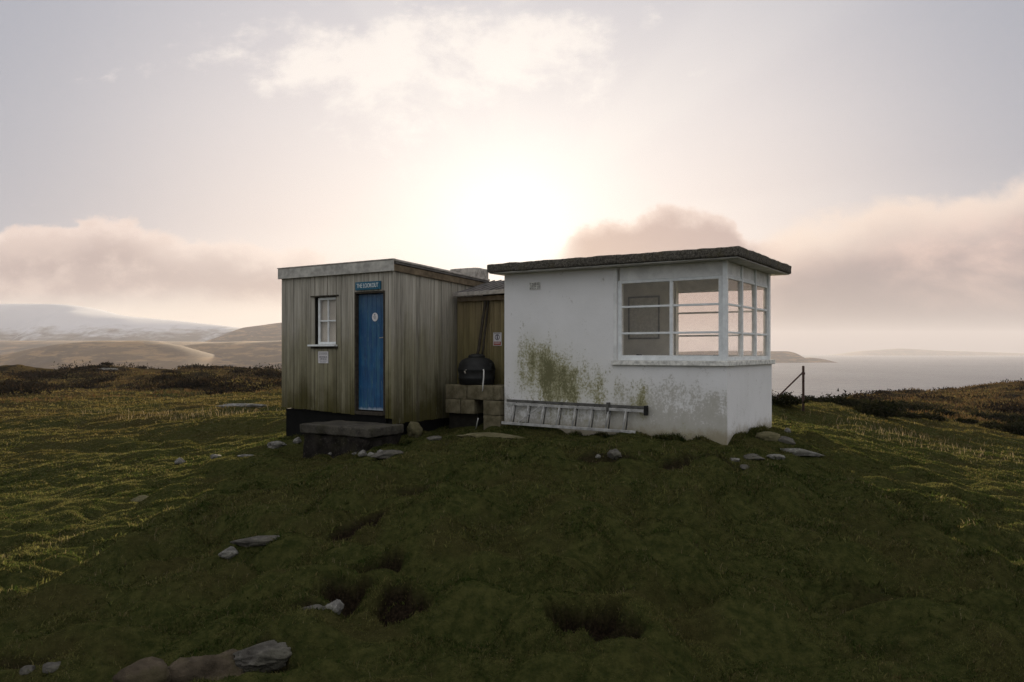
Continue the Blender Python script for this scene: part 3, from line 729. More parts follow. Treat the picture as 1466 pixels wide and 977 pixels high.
mb = MB(); mb.box(-5.13, PX1 - .003, .42, .498, 2.19, 2.272); mb.build('fascia', M['roofside'], porch, .004)
mb = MB(); mb.box(-4.50, -4.41, PY - .024, PY - .003, .3, 1.78); mb.build('cover_strip', M['clad_green'], porch, .003)
rough_box('chimney', M['pale_edge'], porch, -6.40, -5.76, 1.85, 2.35, 2.45, 2.99, .01, .1, 12, .02)
dp = MB(); dp.tube([(-4.535, .455, 2.20), (-4.53, .44, 2.1), (-4.53, .24, 1.30), (-4.535, .2, 1.2)], .027, 10); dp.tube([(-4.475, .465, 2.2), (-4.475, .455, 2.1), (-4.462, .30, 1.38), (-4.462, .255, 1.2)], .02, 10)
o = dp.build('downpipe', M['dark_wood'], porch, 0, True)
wn = empty('warning_notice', W(HUT, -4.294, PY - .004, 1.495), RZ); tag(wn, 'small white warning notice with a red band on the porch boards', 'notice')
mb = MB(); mb.box(-.088, .088, -.006, .001, -.118, .118); mb.build('sheet', M['notice'], wn)
mb = MB(); mb.box(-.075, .075, -.0085, -.0065, -.108, -.045); mb.build('red_band', M['redink'], wn)
mb = MB()
for k in range(24):
    t = k / 24 * 2 * math.pi; t2 = (k + 1) / 24 * 2 * math.pi
    mb.add([(.052 * math.cos(t), -.008, .035 + .052 * math.sin(t)), (.052 * math.cos(t2), -.008, .035 + .052 * math.sin(t2)), (.04 * math.cos(t2), -.008, .035 + .04 * math.sin(t2)), (.04 * math.cos(t), -.008, .035 + .04 * math.sin(t))], [(0, 1, 2, 3)])
mb.box(-.012, .012, -.0082, -.0066, .0, .05); mb.box(-.02, .02, -.0082, -.0066, .055, .07)
for z in (.098, .108):
    for k in range(5): mb.box(-.065 + k * .027, -.045 + k * .027, -.0082, -.0066, z - .003, z + .003)
mb.build('pictogram', M['ink'], wn)
mb = MB()
for z in (-.062, -.082):
    for k in range(5): mb.box(-.06 + k * .025, -.043 + k * .025, -.0105, -.0088, z - .006, z + .006)
mb.build('print', M['notice'], wn)

# block stand and water butt ------------------------------------------------
def block(x0, x1, z0, z1, label, y0=-.10, y1=.46, m='block', seed=0):
    o = rough_box('concrete_block', M[m], None, -(x1 - x0) / 2, (x1 - x0) / 2, -(y1 - y0) / 2, (y1 - y0) / 2, 0, z1 - z0, .006, .06, seed, .012)
    o.location = W(HUT, (x0 + x1) / 2, (y0 + y1) / 2, z0); o.rotation_euler = (0, 0, RZ + (seed % 3 - 1) * .012)
    tag(o, label, 'concrete block', 'blocks of the stand under the water butt'); return o
block(-5.01, -4.545, .44, .688, 'mossy concrete block, left one of the top course under the butt', seed=1)
block(-4.535, -3.995, .44, .69, 'long mossy concrete block, middle one of the top course', seed=2)
block(-3.985, -3.84, .442, .688, 'narrow end block of the top course against the white wall', seed=3)
block(-5.01, -4.69, .185, .436, 'second course block at the shed side of the stand', seed=4)
block(-4.675, -4.39, .185, .436, 'second course block just left of the black gap', seed=5)
block(-4.19, -3.84, .183, .436, 'second course block right of the black gap', seed=6)
block(-4.19, -3.84, -.22, .179, 'bottom corner block on the ground beside the ladder end', seed=7)
block(-5.02, -4.41, -.3, .18, 'bottom block added under the stand, coloured black for the shaded void', y0=.02, m='block_shade', seed=8)  # added block, its blackness stands for shade beneath the upper courses
bt = empty('water_butt', W(HUT, -4.52, .17, .694), RZ); tag(bt, 'round black water butt with a domed lid on concrete blocks', 'water butt')
mb = MB(); mb.lathe([(.285, 0), (.305, .012), (.318, .09), (.326, .10), (.326, .125), (.318, .135), (.33, .24), (.336, .25), (.336, .275), (.326, .29), (.318, .34), (.30, .385), (.265, .425), (.215, .455), (.15, .475), (.10, .48)], n=48); mb.build('barrel', M['black_plastic'], bt, 0, True)
mb = MB(); mb.lathe([(.13, .46), (.15, .475), (.15, .50), (.135, .52), (.08, .535), (.03, .54)], n=32); mb.build('cap', M['black_plastic'], bt, 0, True)
for a in (-.36, .29):
    mb = MB(); mb.box(a, a + .06, -.05, .03, .30, .37); mb.build('clip', M['black_plastic'], bt, .008)
mb = MB(); mb.tube([(.27, -.19, .26), (.30, -.22, .265), (.32, -.24, .24), (.325, -.25, .14), (.325, -.27, .02), (.33, -.29, -.1)], .011, 8); mb.build('hose', M['hose'], bt, 0, True)
mb = MB(); mb.tube([(-.02, -.315, .23), (-.0, -.36, .235), (.02, -.37, .2)], .014, 8); mb.tube([(.0, -.35, .25), (.03, -.35, .265)], .008, 6); mb.build('tap', M['brass'], bt, 0, True)
mb = MB(); mb.tube([W(HUT, -4.33, -.12, -.06), W(HUT, -4.27, -.16, .07), W(HUT, -4.24, -.18, .13)], .009, 8)
o = mb.build('loose_pipe', M['hose'], None, 0, True); tag(o, 'short pale loose pipe on the ground below the block stand', 'pipe')

# ------------------------------------------------------------------ ladder on its side
lad = empty('ladder', HUT, RZ); tag(lad, 'aluminium extension ladder lying on its side along the white wall', 'ladder')
def LZ(x): return .055 + (x + 1.2) * -.010
mb = MB(); xa, xb = -3.78, -1.20
for (nm, yy, zz, a, b, m) in [('rail', -.20, 0, -3.74, -1.32, 'alu'), ('rail', -.045, .365, -3.74, -1.21, 'alu_dark'), ('rail', -.08, .315, -3.72, -1.24, 'alu')]:
    mb = MB(); h = .022
    mb.box(a, b, yy - .013, yy + .013, LZ(a) + zz - h, LZ(b) + zz - h) if False else mb.add(
        [(a, yy - .014, LZ(a) + zz - h), (b, yy - .014, LZ(b) + zz - h), (b, yy + .014, LZ(b) + zz - h), (a, yy + .014, LZ(a) + zz - h), (a, yy - .014, LZ(a) + zz + h), (b, yy - .014, LZ(b) + zz + h), (b, yy + .014, LZ(b) + zz + h), (a, yy + .014, LZ(a) + zz + h)],
        [(3, 2, 1, 0), (4, 5, 6, 7), (0, 1, 5, 4), (1, 2, 6, 5), (2, 3, 7, 6), (3, 0, 4, 7)])
    mb.build(nm, M[m], lad, .004)
for i in range(8):
    x = -3.58 + i * .292
    mb = MB(); mb.tube([(x, -.19, LZ(x) + .02), (x, -.08, LZ(x) + .30)], .0155, 10); mb.build('rung', M['alu'], lad, 0, True)
    mb = MB(); mb.tube([(x + .03, -.15, LZ(x) + .0), (x + .03, -.045, LZ(x) + .35)], .012, 8); mb.build('rung', M['alu_dark'], lad, 0, True)  # second rungs coloured dark to paint the shaded undersides
mb = MB(); mb.tube([(-3.42, -.19, LZ(-3) + .03), (-3.05, -.09, LZ(-3) + .31)], .009, 8); mb.build('stay', M['alu'], lad)
mb = MB(); mb.box(-1.235, -1.185, -.105, -.025, LZ(-1.2) + .25, LZ(-1.2) + .40); mb.build('end_cap', M['black_plastic'], lad, .01)
mb = MB(); mb.box(-1.86, -1.82, -.105, -.025, LZ(-1.8) + .24, LZ(-1.8) + .42); mb.build('catch', M['alu_dark'], lad, .006)

# ------------------------------------------------------------------ iron post
x, y, z = at(1150, 589)
po = empty('fence_post', (x, y, z), 0); tag(po, 'rusty iron fence post with a slanting brace above the sea', 'fence post')
mb = MB(); mb.box(-.028, .028, -.028, .028, -.4, 1.24); mb.build('post', M['rust'], po, .008)
hx, hz = at(1106, 583)[0] - x, 0
mb = MB(); mb.tube([(-.03, -.02, 1.05), (-.92, -.02, .18), (-1.15, -.02, -.06)], .022, 8); mb.build('brace', M['rust'], po, 0, True)
mb = MB(); mb.box(-.04, .04, -.04, .04, 1.0, 1.06); mb.build('collar', M['rust'], po, .006)

# ------------------------------------------------------------------ vegetation
def in_buildings(x, y, pad=.02):
    lx, ly = local(HUT, x, y); a = (lx > -HX - pad) & (lx < pad) & (ly > -pad) & (ly < HD + pad)
    sx, sy = local(SHED, x, y); b = (sx > -SW - pad) & (sx < pad) & (sy > -pad) & (sy < SD + pad)
    c = (sx > -1.22) & (sx < .24) & (sy > -.88) & (sy < 0); d = (lx > -5.1) & (lx < -3.8) & (ly > -.15) & (ly < 2.5)
    return a | b | c | d
def blades(name, x, y, L, Wd, lean, m, bend=.5):
    n = len(x); z = H(x, y) - .006
    th = rng.uniform(0, 2 * math.pi, n); la = rng.uniform(0, 2 * math.pi, n); ln = lean * rng.uniform(.2, 1, n)
    dx = np.cos(th) * Wd / 2; dy = np.sin(th) * Wd / 2
    ux = np.sin(ln) * np.cos(la); uy = np.sin(ln) * np.sin(la); uz = np.cos(ln)
    mx = x + ux * L * .55; my = y + uy * L * .55; mz = z + uz * L * .55
    l2 = ln + bend; tx = mx + np.sin(l2) * np.cos(la) * L * .45; ty = my + np.sin(l2) * np.sin(la) * L * .45; tz = mz + np.cos(l2) * L * .45
    V = np.stack([np.stack([x - dx, y - dy, z], -1), np.stack([x + dx, y + dy, z], -1), np.stack([mx + dx * .75, my + dy * .75, mz], -1), np.stack([mx - dx * .75, my - dy * .75, mz], -1), np.stack([tx, ty, tz], -1)], 1).reshape(-1, 3)
    b = np.arange(n)[:, None] * 5
    e = np.where(np.hypot(x, y) < 14, .05, .15); gx = (H(x + e, y) - H(x - e, y)) / (2 * e); gy = (H(x, y + e) - H(x, y - e)) / (2 * e)
    N = np.stack([-gx, -gy, np.ones(n)], -1); N /= np.linalg.norm(N, axis=1)[:, None]
    o = mesh_np(name, V, [b + np.array([0, 1, 2, 3]), b + np.array([3, 2, 4])], m, {'rnd': np.repeat(rng.uniform(0, 1, n), 5)})
    at_ = o.data.attributes.new('turf_normal', 'FLOAT_VECTOR', 'POINT'); at_.data.foreach_set('vector', np.repeat(N, 5, axis=0).astype(np.float32).ravel())
    return o
def scatter(r0, r1, dens, amax=38):
    n = int(dens * R(2 * amax) / 2 * (r1 ** 2 - r0 ** 2)); a = rng.uniform(-R(amax), R(amax), n); r = np.sqrt(rng.uniform(r0 ** 2, r1 ** 2, n))
    return r * np.sin(a), r * np.cos(a)
def keep_turf(x, y):
    k = ~in_buildings(x, y)
    pm = hollow_mask(x, y)[1]; k &= rng.uniform(0, 1, len(x)) > pm * 1.15
    for (rx, ry, rr) in ROCKS:
        k &= ((x - rx) ** 2 + (y - ry) ** 2 > (rr * .62) ** 2) | (rng.uniform(0, 1, len(x)) < .06)
    return k
XS, YS_, LS, WS = [], [], [], []
for (r0, r1, dens, L, w) in [(2.6, 4.2, 16000, .022, .0032), (4.2, 6.5, 11000, .024, .0042), (6.5, 10, 5500, .028, .006), (10, 15, 2400, .036, .009), (10, 15, 900, .03, .008), (15, 24, 900, .042, .017), (24, 42, 240, .06, .028), (42, 60, 60, .12, .05), (60, 95, 16, .14, .08)]:
    x, y = scatter(r0, r1, dens); k = keep_turf(x, y); x, y = x[k], y[k]
    tuft = sstep(-.15, .5, perlin(x / .5, y / .5, 31) + .5 * perlin(x / .15, y / .15, 32))
    l = L * (.5 + 1.05 * tuft) * rng.uniform(.6, 1.35, len(x))
    XS.append(x); YS_.append(y); LS.append(l); WS.append(w * rng.uniform(.7, 1.3, len(x)))
for (hx, hy, rx, ry, dep, peat) in HOLLOWS:
    if peat < .8 or hy > 9: continue
    n = int(700 * (rx + ry)); t = rng.uniform(0, 2 * math.pi, n); q = rng.uniform(.95, 1.35, n)
    x, y = hx + np.cos(t) * rx * q, hy + np.sin(t) * ry * q; k = ~in_buildings(x, y); x, y = x[k], y[k]
    XS.append(x); YS_.append(y); LS.append(rng.uniform(.018, .036, len(x))); WS.append(np.full(len(x), .005))
x, y = scatter(2.7, 11, 620); k = keep_turf(x, y) & (perlin(x / .34, y / .30, 81) + .6 * perlin(x / .12, y / .12, 82) > .12); x, y = x[k], y[k]
d_ = np.hypot(x, y); XS.append(x); YS_.append(y); LS.append(np.clip(.010 * d_, .035, .075) * rng.uniform(.5, 1.25, len(x))); WS.append(.0016 * d_ * rng.uniform(.7, 1.2, len(x)))
for (o_, pts_) in [(HUT, [(-HX, 0, 0, 0), (0, 0, 0, HD)]), (SHED, [(-SW, .05, 0, .05), (0, .05, 0, 1.7), (-1.22, -.88, .24, -.88), (.24, -.88, .24, 0), (-1.22, -.88, -1.22, 0)])]:
    for (ax, ay, bx, by) in pts_:          # longer grass at the foot of the walls
        n = int(900 * math.hypot(bx - ax, by - ay)); t = rng.uniform(0, 1, n); nx_, ny_ = by - ay, -(bx - ax); ll = math.hypot(nx_, ny_); d_ = rng.uniform(.03, .15, n)
        lx, ly = ax + (bx - ax) * t + nx_ / ll * d_, ay + (by - ay) * t + ny_ / ll * d_
        x = o_.x + EX.x * lx + EYv.x * ly; y = o_.y + EX.y * lx + EYv.y * ly; k = ~in_buildings(x, y); x, y = x[k], y[k]
        q = sstep(-.3, .5, perlin(x / .3, y / .3, 61)); XS.append(x); YS_.append(y); LS.append((.03 + .09 * q) * rng.uniform(.6, 1.2, len(x))); WS.append(np.full(len(x), .009))
g_ = blades('grass', np.concatenate(XS), np.concatenate(YS_), np.concatenate(LS), np.concatenate(WS), .85, M['grass'], .6)
tag(g_, 'short sheep cropped turf covering the headland', 'grass', kind='stuff')
# dry stalks
xs_, ys_ = [], []
for (px, py, n, s) in [(290, 592, 160, 1.6), (270, 598, 80, 1.0), (1240, 622, 160, 1.0), (1270, 618, 120, 1.0), (1330, 640, 120, 1.2), (170, 590, 40, 1.5), (100, 780, 8, .2), (160, 782, 10, .25), (1400, 655, 90, 1.0)]:
    x, y, z = at(px, py); xs_.append(x + rng.normal(0, s, n)); ys_.append(y + rng.normal(0, s * .5, n))
x, y = scatter(2.8, 11, 60); k = keep_turf(x, y) & (perlin(x / .6, y / .6, 71) > .0); xs_.append(x[k]); ys_.append(y[k])
x = np.concatenate(xs_); y = np.concatenate(ys_); k = ~in_buildings(x, y)
x, y = x[k], y[k]; d = np.hypot(x, y)
o = blades('dry_stalks', x, y, np.clip(d * .0085, .06, .26) * rng.uniform(.4, 1.1, len(x)), d * .00045, .35, M['stalk'], .3)
tag(o, 'pale dead grass stalks in thin patches on the turf', 'grass', kind='stuff')
# leaf cluster: small faces through a lumpy volume
def clump(n, rx, ry, rz, leaf, seed, up=.5):
    rs = np.random.default_rng(seed); d = rs.normal(size=(n, 3)); d[:, 2] = np.abs(d[:, 2]); d /= np.linalg.norm(d, axis=1)[:, None]
    a = np.arctan2(d[:, 1], d[:, 0]); lump = 1 + .28 * np.sin(a * 3 + seed) * d[:, 2] + .22 * np.sin(a * 5 + seed * 2.1 + d[:, 2] * 4) + .18 * rs.normal(size=n) * (rs.uniform(size=n) > .7)
    r = rs.uniform(.25, 1, n) ** .45 * lump; c = d * r[:, None] * np.array([rx, ry, rz])
    t = rs.normal(size=(n, 3)) + np.array([0, 0, up]) * 2; t /= np.linalg.norm(t, axis=1)[:, None]
    s = np.cross(t, rs.normal(size=(n, 3))); s /= np.linalg.norm(s, axis=1)[:, None]; l = leaf * rs.uniform(.6, 1.5, n)[:, None]
    V = np.stack([c - s * l * .35, c + s * l * .35, c + t * l * 1.3], 1)
    return V, rs.uniform(0, 1, n)
def clump_field(name, pts, m, n, leaf):
    Vs, Rs = [], []
    for i, (x, y, rx, ry, rz) in enumerate(pts):
        V, r = clump(n, rx, ry, rz, leaf, i + 1); V = V + np.array([x, y, float(H(x, y)) - .12 * rz]); Vs.append(V.reshape(-1, 3)); Rs.append(np.repeat(r, 3))
    V = np.concatenate(Vs); return mesh_np(name, V, [np.arange(len(V)).reshape(-1, 3)], m, {'rnd': np.concatenate(Rs)})
pts = []
while len(pts) < 400:
    Y = random.uniform(50, 105); px = random.uniform(-160, 700); x = (px - CX) / F * Y
    nz = float(perlin(x / 9, Y / 7, 41) + .5 * perlin(x / 3.5, Y / 3, 42)); 
    if nz < .14: continue
    s = random.choice((.5, .7, .9, 1.2, 1.9)); pts.append((x, Y, s * 1.3, s * 1.1, s * random.uniform(.25, .5)))
tag(clump_field('heather', pts, M['heath'], 170, .17), 'dark heather mass along the low ridge left of the shed', 'heather', kind='stuff')
x, y = scatter(50, 104, 14); px = CX + F * x / y; k = (px < 690) & (perlin(x / 8, y / 6, 43) + .5 * perlin(x / 3, y / 2, 44) > .05); x, y = x[k], y[k]
o = blades('moor_grass', x, y, rng.uniform(.10, .32, len(x)), np.full(len(x), .08), .6, M['rush']); tag(o, 'russet moor grass among the heather on the ridge', 'grass', kind='stuff')
x, y = scatter(40, 120, 10); px = CX + F * x / y; k = (px > 1190); x, y = x[k], y[k]
o = blades('hill_grass', x, y, rng.uniform(.12, .35, len(x)), np.full(len(x), .09), .6, M['rush']); tag(o, 'brown rough grass on the low hill above the sea', 'grass', kind='stuff')
pts = []
while len(pts) < 130:
    Y = random.uniform(48, 112); px = random.uniform(1200, 1560); x = (px - CX) / F * Y
    if float(perlin(x / 8, Y / 9, 45)) < .16: continue
    s = random.choice((.4, .6, .9, 1.3)); pts.append((x, Y, s * 1.5, s * 1.2, s * random.uniform(.25, .5)))
tag(clump_field('hill_heather', pts, M['heath'], 150, .16), 'dark heather patches on the low hill above the sea', 'heather', kind='stuff')
# gorse
protos = []
def copy_tree(o, parent=None):
    c = o.copy(); COL.objects.link(c)
    if parent: c.parent = parent
    for ch in list(o.children):
        d = ch.copy(); COL.objects.link(d); d.parent = c
    return c
GL = 'low dark gorse bush in the band between the turf and the sea-side hill'
for i in range(4):
    e = empty('gorse_bush'); V, r = clump(1500, .85, .75, .62, .11, 100 + i, .7)
    V = V.reshape(-1, 3)
    f = mesh_np('foliage', V, [np.arange(len(V)).reshape(-1, 3)], M['gorse'], {'rnd': np.repeat(r, 3)}); f.parent = e
    mb = MB()
    for k in range(6):
        t = k * 1.05 + i; mb.tube([(0, 0, -.25), (.2 * math.cos(t), .2 * math.sin(t), .15), (.5 * math.cos(t), .5 * math.sin(t), .42)], [.035, .025, .012], 6)
    mb.build('stem', M['dark_wood'], e); tag(e, GL, 'gorse bush', 'gorse bushes on the slope'); protos.append(e)
spots = [(1134, 574, .9), (1146, 574, 1.0), (1160, 575, .9), (1176, 577, 1.0), (1190, 577, .9), (1205, 579, 1.0), (1221, 580, .95), (1236, 581, .8), (1250, 584, 1.0), (1256, 592, .9), (1272, 588, 1.15), (1285, 594, 1.05), (1296, 587, 1.0), (1308, 596, 1.1), (1324, 590, 1.1), (1338, 600, 1.05), (1352, 594, 1.1), (1370, 602, 1.1),
         (1372, 592, 1.1), (1392, 606, 1.2), (1396, 596, 1.2), (1415, 612, 1.25), (1424, 600, 1.3), (1440, 616, 1.3), (1450, 604, 1.3), (1464, 618, 1.4), (1475, 606, 1.3), (1490, 620, 1.4), (1120, 575, .7)]
for i, (px, py, s) in enumerate(spots):
    px += random.uniform(-7, 7); py += random.uniform(-2, 4); s *= random.choice((.4, .55, .7, .9, 1.15))
    e = protos[i] if i < 4 else copy_tree(protos[i % 4])
    x, y, z = at(px, py); e.location = (x, y, z - .03); s *= .8 if y < 40 else 1.05
    e.scale = (s * random.uniform(.9, 1.2), s, s * random.uniform(.5, .85)); e.rotation_euler = (0, 0, random.uniform(0, 6.28))

# ------------------------------------------------------------------ sea, moor and hills
SEA = -40.0
mb = MB(); mb.add([(-9300, -2800, SEA), (9300, -2800, SEA), (9300, 9000, SEA), (-9300, 9000, SEA)], [(0, 1, 2, 3)])
def sea_mat():
    m, g = mat('sea_water'); p = g.pos(); x, y, z = g.xyz(p)
    a = g.noise(g.vec(x * .05, y * .05, 0), 1.0, 5, .6); b = g.noise(g.vec(x * .006, y * .003, 3), 1.0, 4, .6)
    c = g.mix(g.ss(b, .35, .65), (.012, .016, .02), (.05, .055, .06))
    g.out(g.principled(c, .32, g.bump(a, .8, 9.0), 0, .5)); return m
tag(mb.build('sea', sea_mat()), 'calm grey sea reaching the horizon', kind='structure')
def hill_mat(name, lo, hi, snow=None):
    m, g = mat(name); p = g.pos(); x, y, z = g.xyz(p)
    a = g.noise(p, .004, 6, .6); b = g.noise(g.vec(x * .012, y * .004, z * .03), 1.0, 6, .65)
    c = g.mix(g.ss(a, .35, .65), lo, hi)
    if snow:
        c = g.mix(g.ss(z + (b - .5) * 210 + (a - .5) * 60, snow[0], snow[1]), c, (.46, .47, .50))
    else: c = g.mix(g.ss(b, .45, .7) * .6, c, tuple(q * .35 for q in lo)); c = g.mix(g.ss(g.noise(g.vec(x * .02, y * .006, z * .12), 1.0, 7, .7), .48, .6) * .6, c, tuple(q * 2.0 for q in hi))
    g.out(g.principled(c, .9, None, 0, .1)); return m
def ridge(name, prof, Yc, depth, m, label, base=-46, rough=.06, seed=0, front=1.0):
    """prof: [(px, py)] skyline as seen over ground at distance Yc; a real ridge with depth"""
    pxs = np.array([p[0] for p in prof], float); zs = np.array([EYE - (p[1] - HY) / F * Yc for p in prof])
    nx, ny = 260, 70
    px = np.linspace(pxs[0], pxs[-1], nx); top = np.interp(px, pxs, zs)
    k = np.ones(9) / 9; top = np.convolve(np.pad(top, 4, mode='edge'), k, 'valid')
    v = np.linspace(-1, 1, ny); X = np.repeat(((px - CX) / F * Yc)[None], ny, 0); Yg = Yc + (v * depth)[:, None] + 0 * X
    prof_v = (np.cos(np.clip(v, -1, 1) * math.pi) * .5 + .5)[:, None]
    hgt = (top - base)[None] * prof_v
    gul = perlin(X / (depth * .22), Yg / (depth * .9), seed) * .9 + perlin(X / (depth * .09), Yg / (depth * .4), seed + 1) * .5
    Z = base + hgt * (1 + rough * gul * np.sin(prof_v * math.pi) * 3) + 0
    idx = np.arange(nx * ny).reshape(ny, nx); q = np.stack([idx[:-1, :-1], idx[:-1, 1:], idx[1:, 1:], idx[1:, :-1]], -1).reshape(-1, 4)
    o = mesh_np(name, np.stack([X, Yg, Z], -1).reshape(-1, 3), [q], m, None, True); tag(o, label, kind='structure'); return o
HB = hill_mat('brown_moor', (.075, .042, .016), (.15, .09, .036))
ridge('snowy_mountain', [(-700, 470), (-400, 452), (-200, 440), (0, 436), (105, 436), (170, 452), (230, 457), (300, 464), (350, 470), (420, 480), (520, 492), (640, 512)], 3500, 1300, hill_mat('snowy_moor', (.05, .038, .026), (.09, .068, .045), (40, 105)), 'long snow covered mountain far off', rough=.26, seed=50)
ridge('far_hill', [(240, 512), (300, 490), (330, 478), (355, 469), (404, 462), (480, 458), (560, 470), (680, 500), (740, 516)], 2500, 500, HB, 'brown hazy hill behind the shed', rough=.13, seed=53)
ridge('moor_plain', [(-900, 486), (-300, 487), (0, 488), (120, 488), (250, 489), (330, 490), (420, 494), (600, 503), (720, 516)], 2100, 600, HB, 'hazy moor rising under the mountain', rough=.05, seed=55)
ridge('near_hill', [(-120, 523), (20, 512), (60, 500), (100, 492), (145, 488), (215, 488), (250, 494), (290, 506), (330, 523)], 1300, 330, HB, 'rounded brown hill beyond the heather ridge', rough=.13, seed=57)
ridge('side_hill', [(150, 528), (230, 500), (290, 491), (350, 489), (410, 488), (500, 492), (600, 505), (700, 524)], 1550, 360, HB, 'brown hill running behind the shed', rough=.13, seed=59)
ridge('headland', [(930, 518), (960, 504), (1040, 502), (1100, 503), (1128, 503), (1139, 506), (1147, 513), (1160, 512), (1176, 514), (1186, 517), (1194, 519)], 2900, 180, HB, 'low headland jutting into the sea', rough=.04, seed=61)
ridge('far_island', [(1180, 511), (1230, 503), (1290, 499), (1340, 502), (1400, 504), (1466, 506), (1540, 510)], 7600, 500, HB, 'faint land on the sea horizon', rough=.04, seed=63)

# ------------------------------------------------------------------ air
mb = MB(); mb.box(-9500, 9500, -3000, 9400, -48, 235)
def haze_mat():
    m, g = mat('haze_air'); v = g.n('ShaderNodeVolumePrincipled'); v.inputs['Density'].default_value = HAZE_D; v.inputs['Color'].default_value = (.57, .58, .66, 1); v.inputs['Anisotropy'].default_value = .15
    g.out(None, S(g, v.outputs[0])); return m
HAZE_D = .00013
hz = mb.build('haze', haze_mat()); tag(hz, 'warm thin haze in the air over the moor and sea', kind='stuff')

# ------------------------------------------------------------------ sky
SUN_EL, SUN_AZ = 8.3, 0.0
EV = 1.5
w = bpy.data.worlds.new('World'); sc.world = w; w.use_nodes = True
g = G(w.node_tree)
sky = g.n('ShaderNodeTexSky', sky_type='NISHITA', sun_disc=False, sun_elevation=R(SUN_EL), sun_rotation=R(SUN_AZ), altitude=50, dust_density=2.5)
x, y, z = g.xyz(g.gen())
yy = g.math('MAXIMUM', y, .06); u = x / yy; v = z / yy
front = g.ss(y, .02, .22)
au = g.math('ABSOLUTE', u)
BK = .1
def C(r, gg, b): return tuple(c / BK for c in lin(r, gg, b))
base = g.ramp(g.math('MULTIPLY', v, 1 / .6, clamp=True), [(0, lin(208, 188, 180)), (.22, lin(232, 216, 209)), (.5, lin(222, 213, 212)), (.8, lin(198, 196, 202)), (1, lin(170, 173, 184))])
base = g.mix(g.ss(au, .22, .72) * .8, base, lin(160, 164, 176))
# warm brightening near the left horizon
lowl = g.ss(v, .11, .03) * g.ss(u, -.1, -.3)
base = g.mix(lowl, base, lin(243, 226, 208))
n1 = g.noise(g.vec(u * 3.2, v * 7.5, 1.3), 1.0, 8, .62, .5); n2 = g.noise(g.vec(u * 9, v * 12, 5.1), 1.0, 6, .6, .3); n3 = g.noise(g.vec(u * 24, v * 30, 2.2), 1.0, 8, .66)
col = base
# high thin cloud
du = (u + .17) / .30; dv = (v - .365 - u * -.06) / .095
ci = g.exp((du * du + dv * dv) * -1.0)
wis = g.ss(ci * .85 + (n1 - .5) * 2.3 + (n2 - .5) * 1.3 + (n3 - .5) * .9, .38, .95)
col = g.mix(wis * .8, col, lin(255, 245, 236))
# glow round the sun
vs = .165
d2 = u * u * .75 + (v - vs) * (v - vs)
dd = g.math('SQRT', d2); g1 = g.exp(dd * -9.6) * 1.12; g2 = g.exp(d2 * (-1 / .075))
col = g.mix(g2 * .22, col, (1.0, .955, .93))
# left cloud bank
top = g.n('ShaderNodeValToRGB'); 
def curve(inp, pts):
    nd = g.n('ShaderNodeFloatCurve'); g.put(nd.inputs[1], g.math('MULTIPLY', inp + .8, 1 / 1.6, clamp=True)); c = nd.mapping.curves[0]
    while len(c.points) < len(pts): c.points.new(.5, .5)
    for p, (a, b) in zip(c.points, pts): p.location = ((a + .8) / 1.6, b * 2); p.handle_type = 'AUTO'
    nd.mapping.update(); return S(g, nd.outputs[0]) * .5
def pu(px): return (px - CX) / F
def pv(py): return (HY - py) / F
tl = curve(u, [(-.8, pv(330)), (pu(0), pv(325)), (pu(90), pv(318)), (pu(155), pv(304)), (pu(240), pv(330)), (pu(330), pv(330)), (pu(430), pv(350)), (pu(500), pv(378)), (pu(600), pv(415)), (.0, 0), (.8, 0)])
hgt = tl + (n2 - .5) * .075 + (n3 - .5) * .035
mL = g.ss(hgt - v, .0, .012) * g.ss(v + (n1 - .5) * .05, .045, .085) * g.ss(u, -.08, -.22)
cL = g.mix(g.ss(hgt - v, .0, .055), lin(244, 222, 210), lin(168, 145, 142)); cL = g.mix(g.ss(n2 * .6 + n3 * .4, .44, .62) * .6, cL, lin(226, 202, 190))
col = g.mix(mL * .95, col, cL)
# white heart of the glow
col = g.mix(g.math('MULTIPLY', g1, 1.0, clamp=True), col, (1.12, 1.11, 1.10))
# faint shafts of light fanning from the sun
ang = g.math('ARCTAN2', v - vs, u); rayn = g.noise(g.vec(ang * 2.2, 3.7, 0), 1.0, 2, .5)
col = g.mix(g.ss(rayn, .46, .58) * g.exp(dd * -3.2) * g.ss(dd, .05, .16) * .32, col, (1.0, .94, .88))
# cloud right of the sun
tr = curve(u, [(-.8, 0), (.0, 0), (pu(770), pv(405)), (pu(800), pv(360)), (pu(850), pv(312)), (pu(900), pv(304)), (pu(950), pv(292)), (pu(1000), pv(296)), (pu(1050), pv(310)), (pu(1075), pv(340)), (pu(1130), pv(345)), (pu(1180), pv(345)), (.8, pv(340))])
h2 = tr + (n2 - .5) * .06 + (n3 - .5) * .03
mR = g.ss(h2 - v, .0, .012) * g.ss(u, .03, .10)
cR = g.mix(g.ss(h2 - v, .0, .03), lin(238, 218, 208), lin(176, 152, 150))
col = g.mix(mR * .92, col, cR)
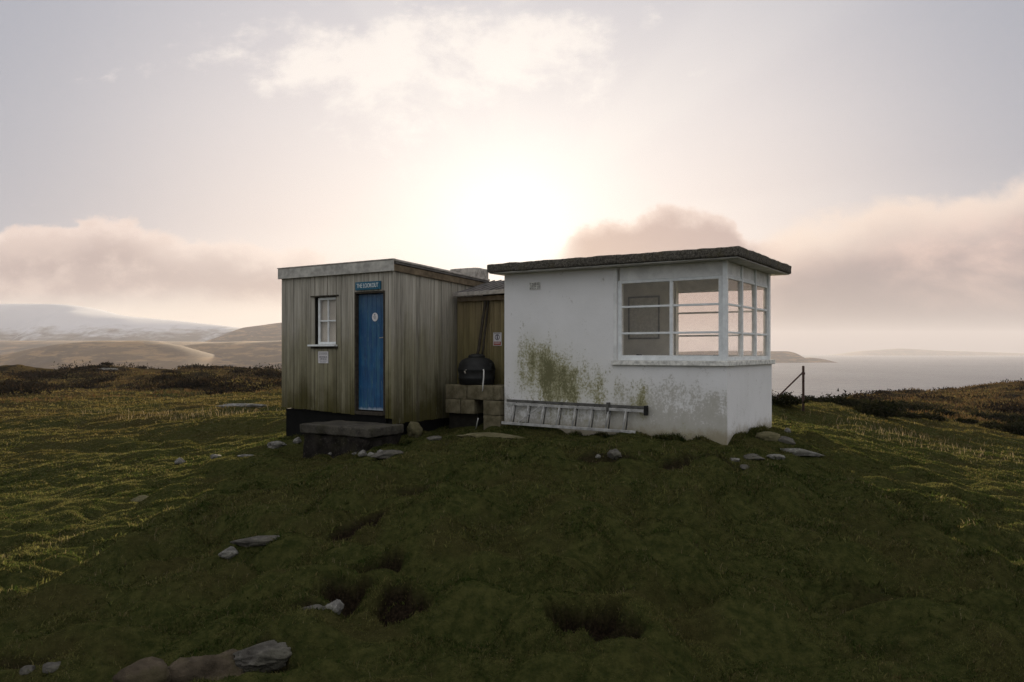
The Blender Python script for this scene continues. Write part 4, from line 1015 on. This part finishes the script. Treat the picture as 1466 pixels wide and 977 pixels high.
# right bank, pink above and grey towards the sea
t3 = curve(u, [(-.8, 0), (.25, 0), (pu(1080), pv(350)), (pu(1140), pv(312)), (pu(1200), pv(290)), (pu(1270), pv(275)), (pu(1330), pv(268)), (pu(1400), pv(258)), (pu(1466), pv(236)), (.8, pv(200))])
h3 = t3 + (n1 - .5) * .10 + (n2 - .5) * .045
mB = g.ss(h3 - v + (n3 - .5) * .03, -.002, .028) * g.ss(u, .28, .36)
cB = g.mix(g.ss(n1 + (v - .12) * 1.2, .32, .66), lin(150, 134, 138), lin(234, 202, 188))
cB = g.mix(g.ss(h3 - v, .01, .085), lin(246, 224, 208), cB)
cB = g.mix(g.ss(v + (n1 - .5) * .06, .13, .03), cB, lin(122, 112, 118))
col = g.mix(mB * .9, col, cB)
# behind the camera: unseen broken pale cloud, levels set to light the walls
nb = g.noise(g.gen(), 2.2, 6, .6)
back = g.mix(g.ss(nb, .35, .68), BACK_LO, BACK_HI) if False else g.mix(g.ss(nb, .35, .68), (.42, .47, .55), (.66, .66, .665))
back = g.mix(g.ss(z, .25, .95), back, (1.0, 1.0, 1.04))  # zenith brightened out of view so mound tops catch more light
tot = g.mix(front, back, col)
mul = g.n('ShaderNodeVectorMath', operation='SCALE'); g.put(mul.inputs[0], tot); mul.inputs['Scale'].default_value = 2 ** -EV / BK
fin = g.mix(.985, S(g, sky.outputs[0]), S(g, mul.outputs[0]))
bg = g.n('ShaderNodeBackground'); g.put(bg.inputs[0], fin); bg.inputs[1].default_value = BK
wo = g.n('ShaderNodeOutputWorld'); g.t.links.new(bg.outputs[0], wo.inputs[0])

sun = bpy.data.lights.new('sun', 'SUN'); sun.energy = 5.0; sun.angle = R(1.2); sun.color = (1, .82, .58)
so = bpy.data.objects.new('sun', sun); COL.objects.link(so)
d = Vector((math.sin(R(SUN_AZ)) * math.cos(R(SUN_EL)), math.cos(R(SUN_AZ)) * math.cos(R(SUN_EL)), math.sin(R(SUN_EL))))
so.rotation_euler = (-d).to_track_quat('-Z', 'Y').to_euler()

# ------------------------------------------------------------------ camera
cam = bpy.data.cameras.new('camera'); co = bpy.data.objects.new('camera', cam); COL.objects.link(co); sc.camera = co
cam.sensor_width = 36; cam.lens = F / 1466 * 36; cam.shift_y = (HY - 488.5) / 1466; cam.clip_start = .05; cam.clip_end = 30000
co.location = (0, 0, EYE); co.rotation_euler = (math.pi / 2, 0, 0)

sc.render.engine = 'CYCLES'
sc.cycles.use_denoising = True; sc.cycles.denoising_prefilter = 'NONE'
sc.cycles.max_bounces = 6; sc.cycles.diffuse_bounces = 3; sc.cycles.transparent_max_bounces = 16; sc.cycles.volume_bounces = 0
sc.cycles.sample_clamp_indirect = 4
vs_ = sc.view_settings; vs_.view_transform = 'Standard'; vs_.look = 'None'; vs_.exposure = EV; vs_.gamma = 1; vs_.use_curve_mapping = False
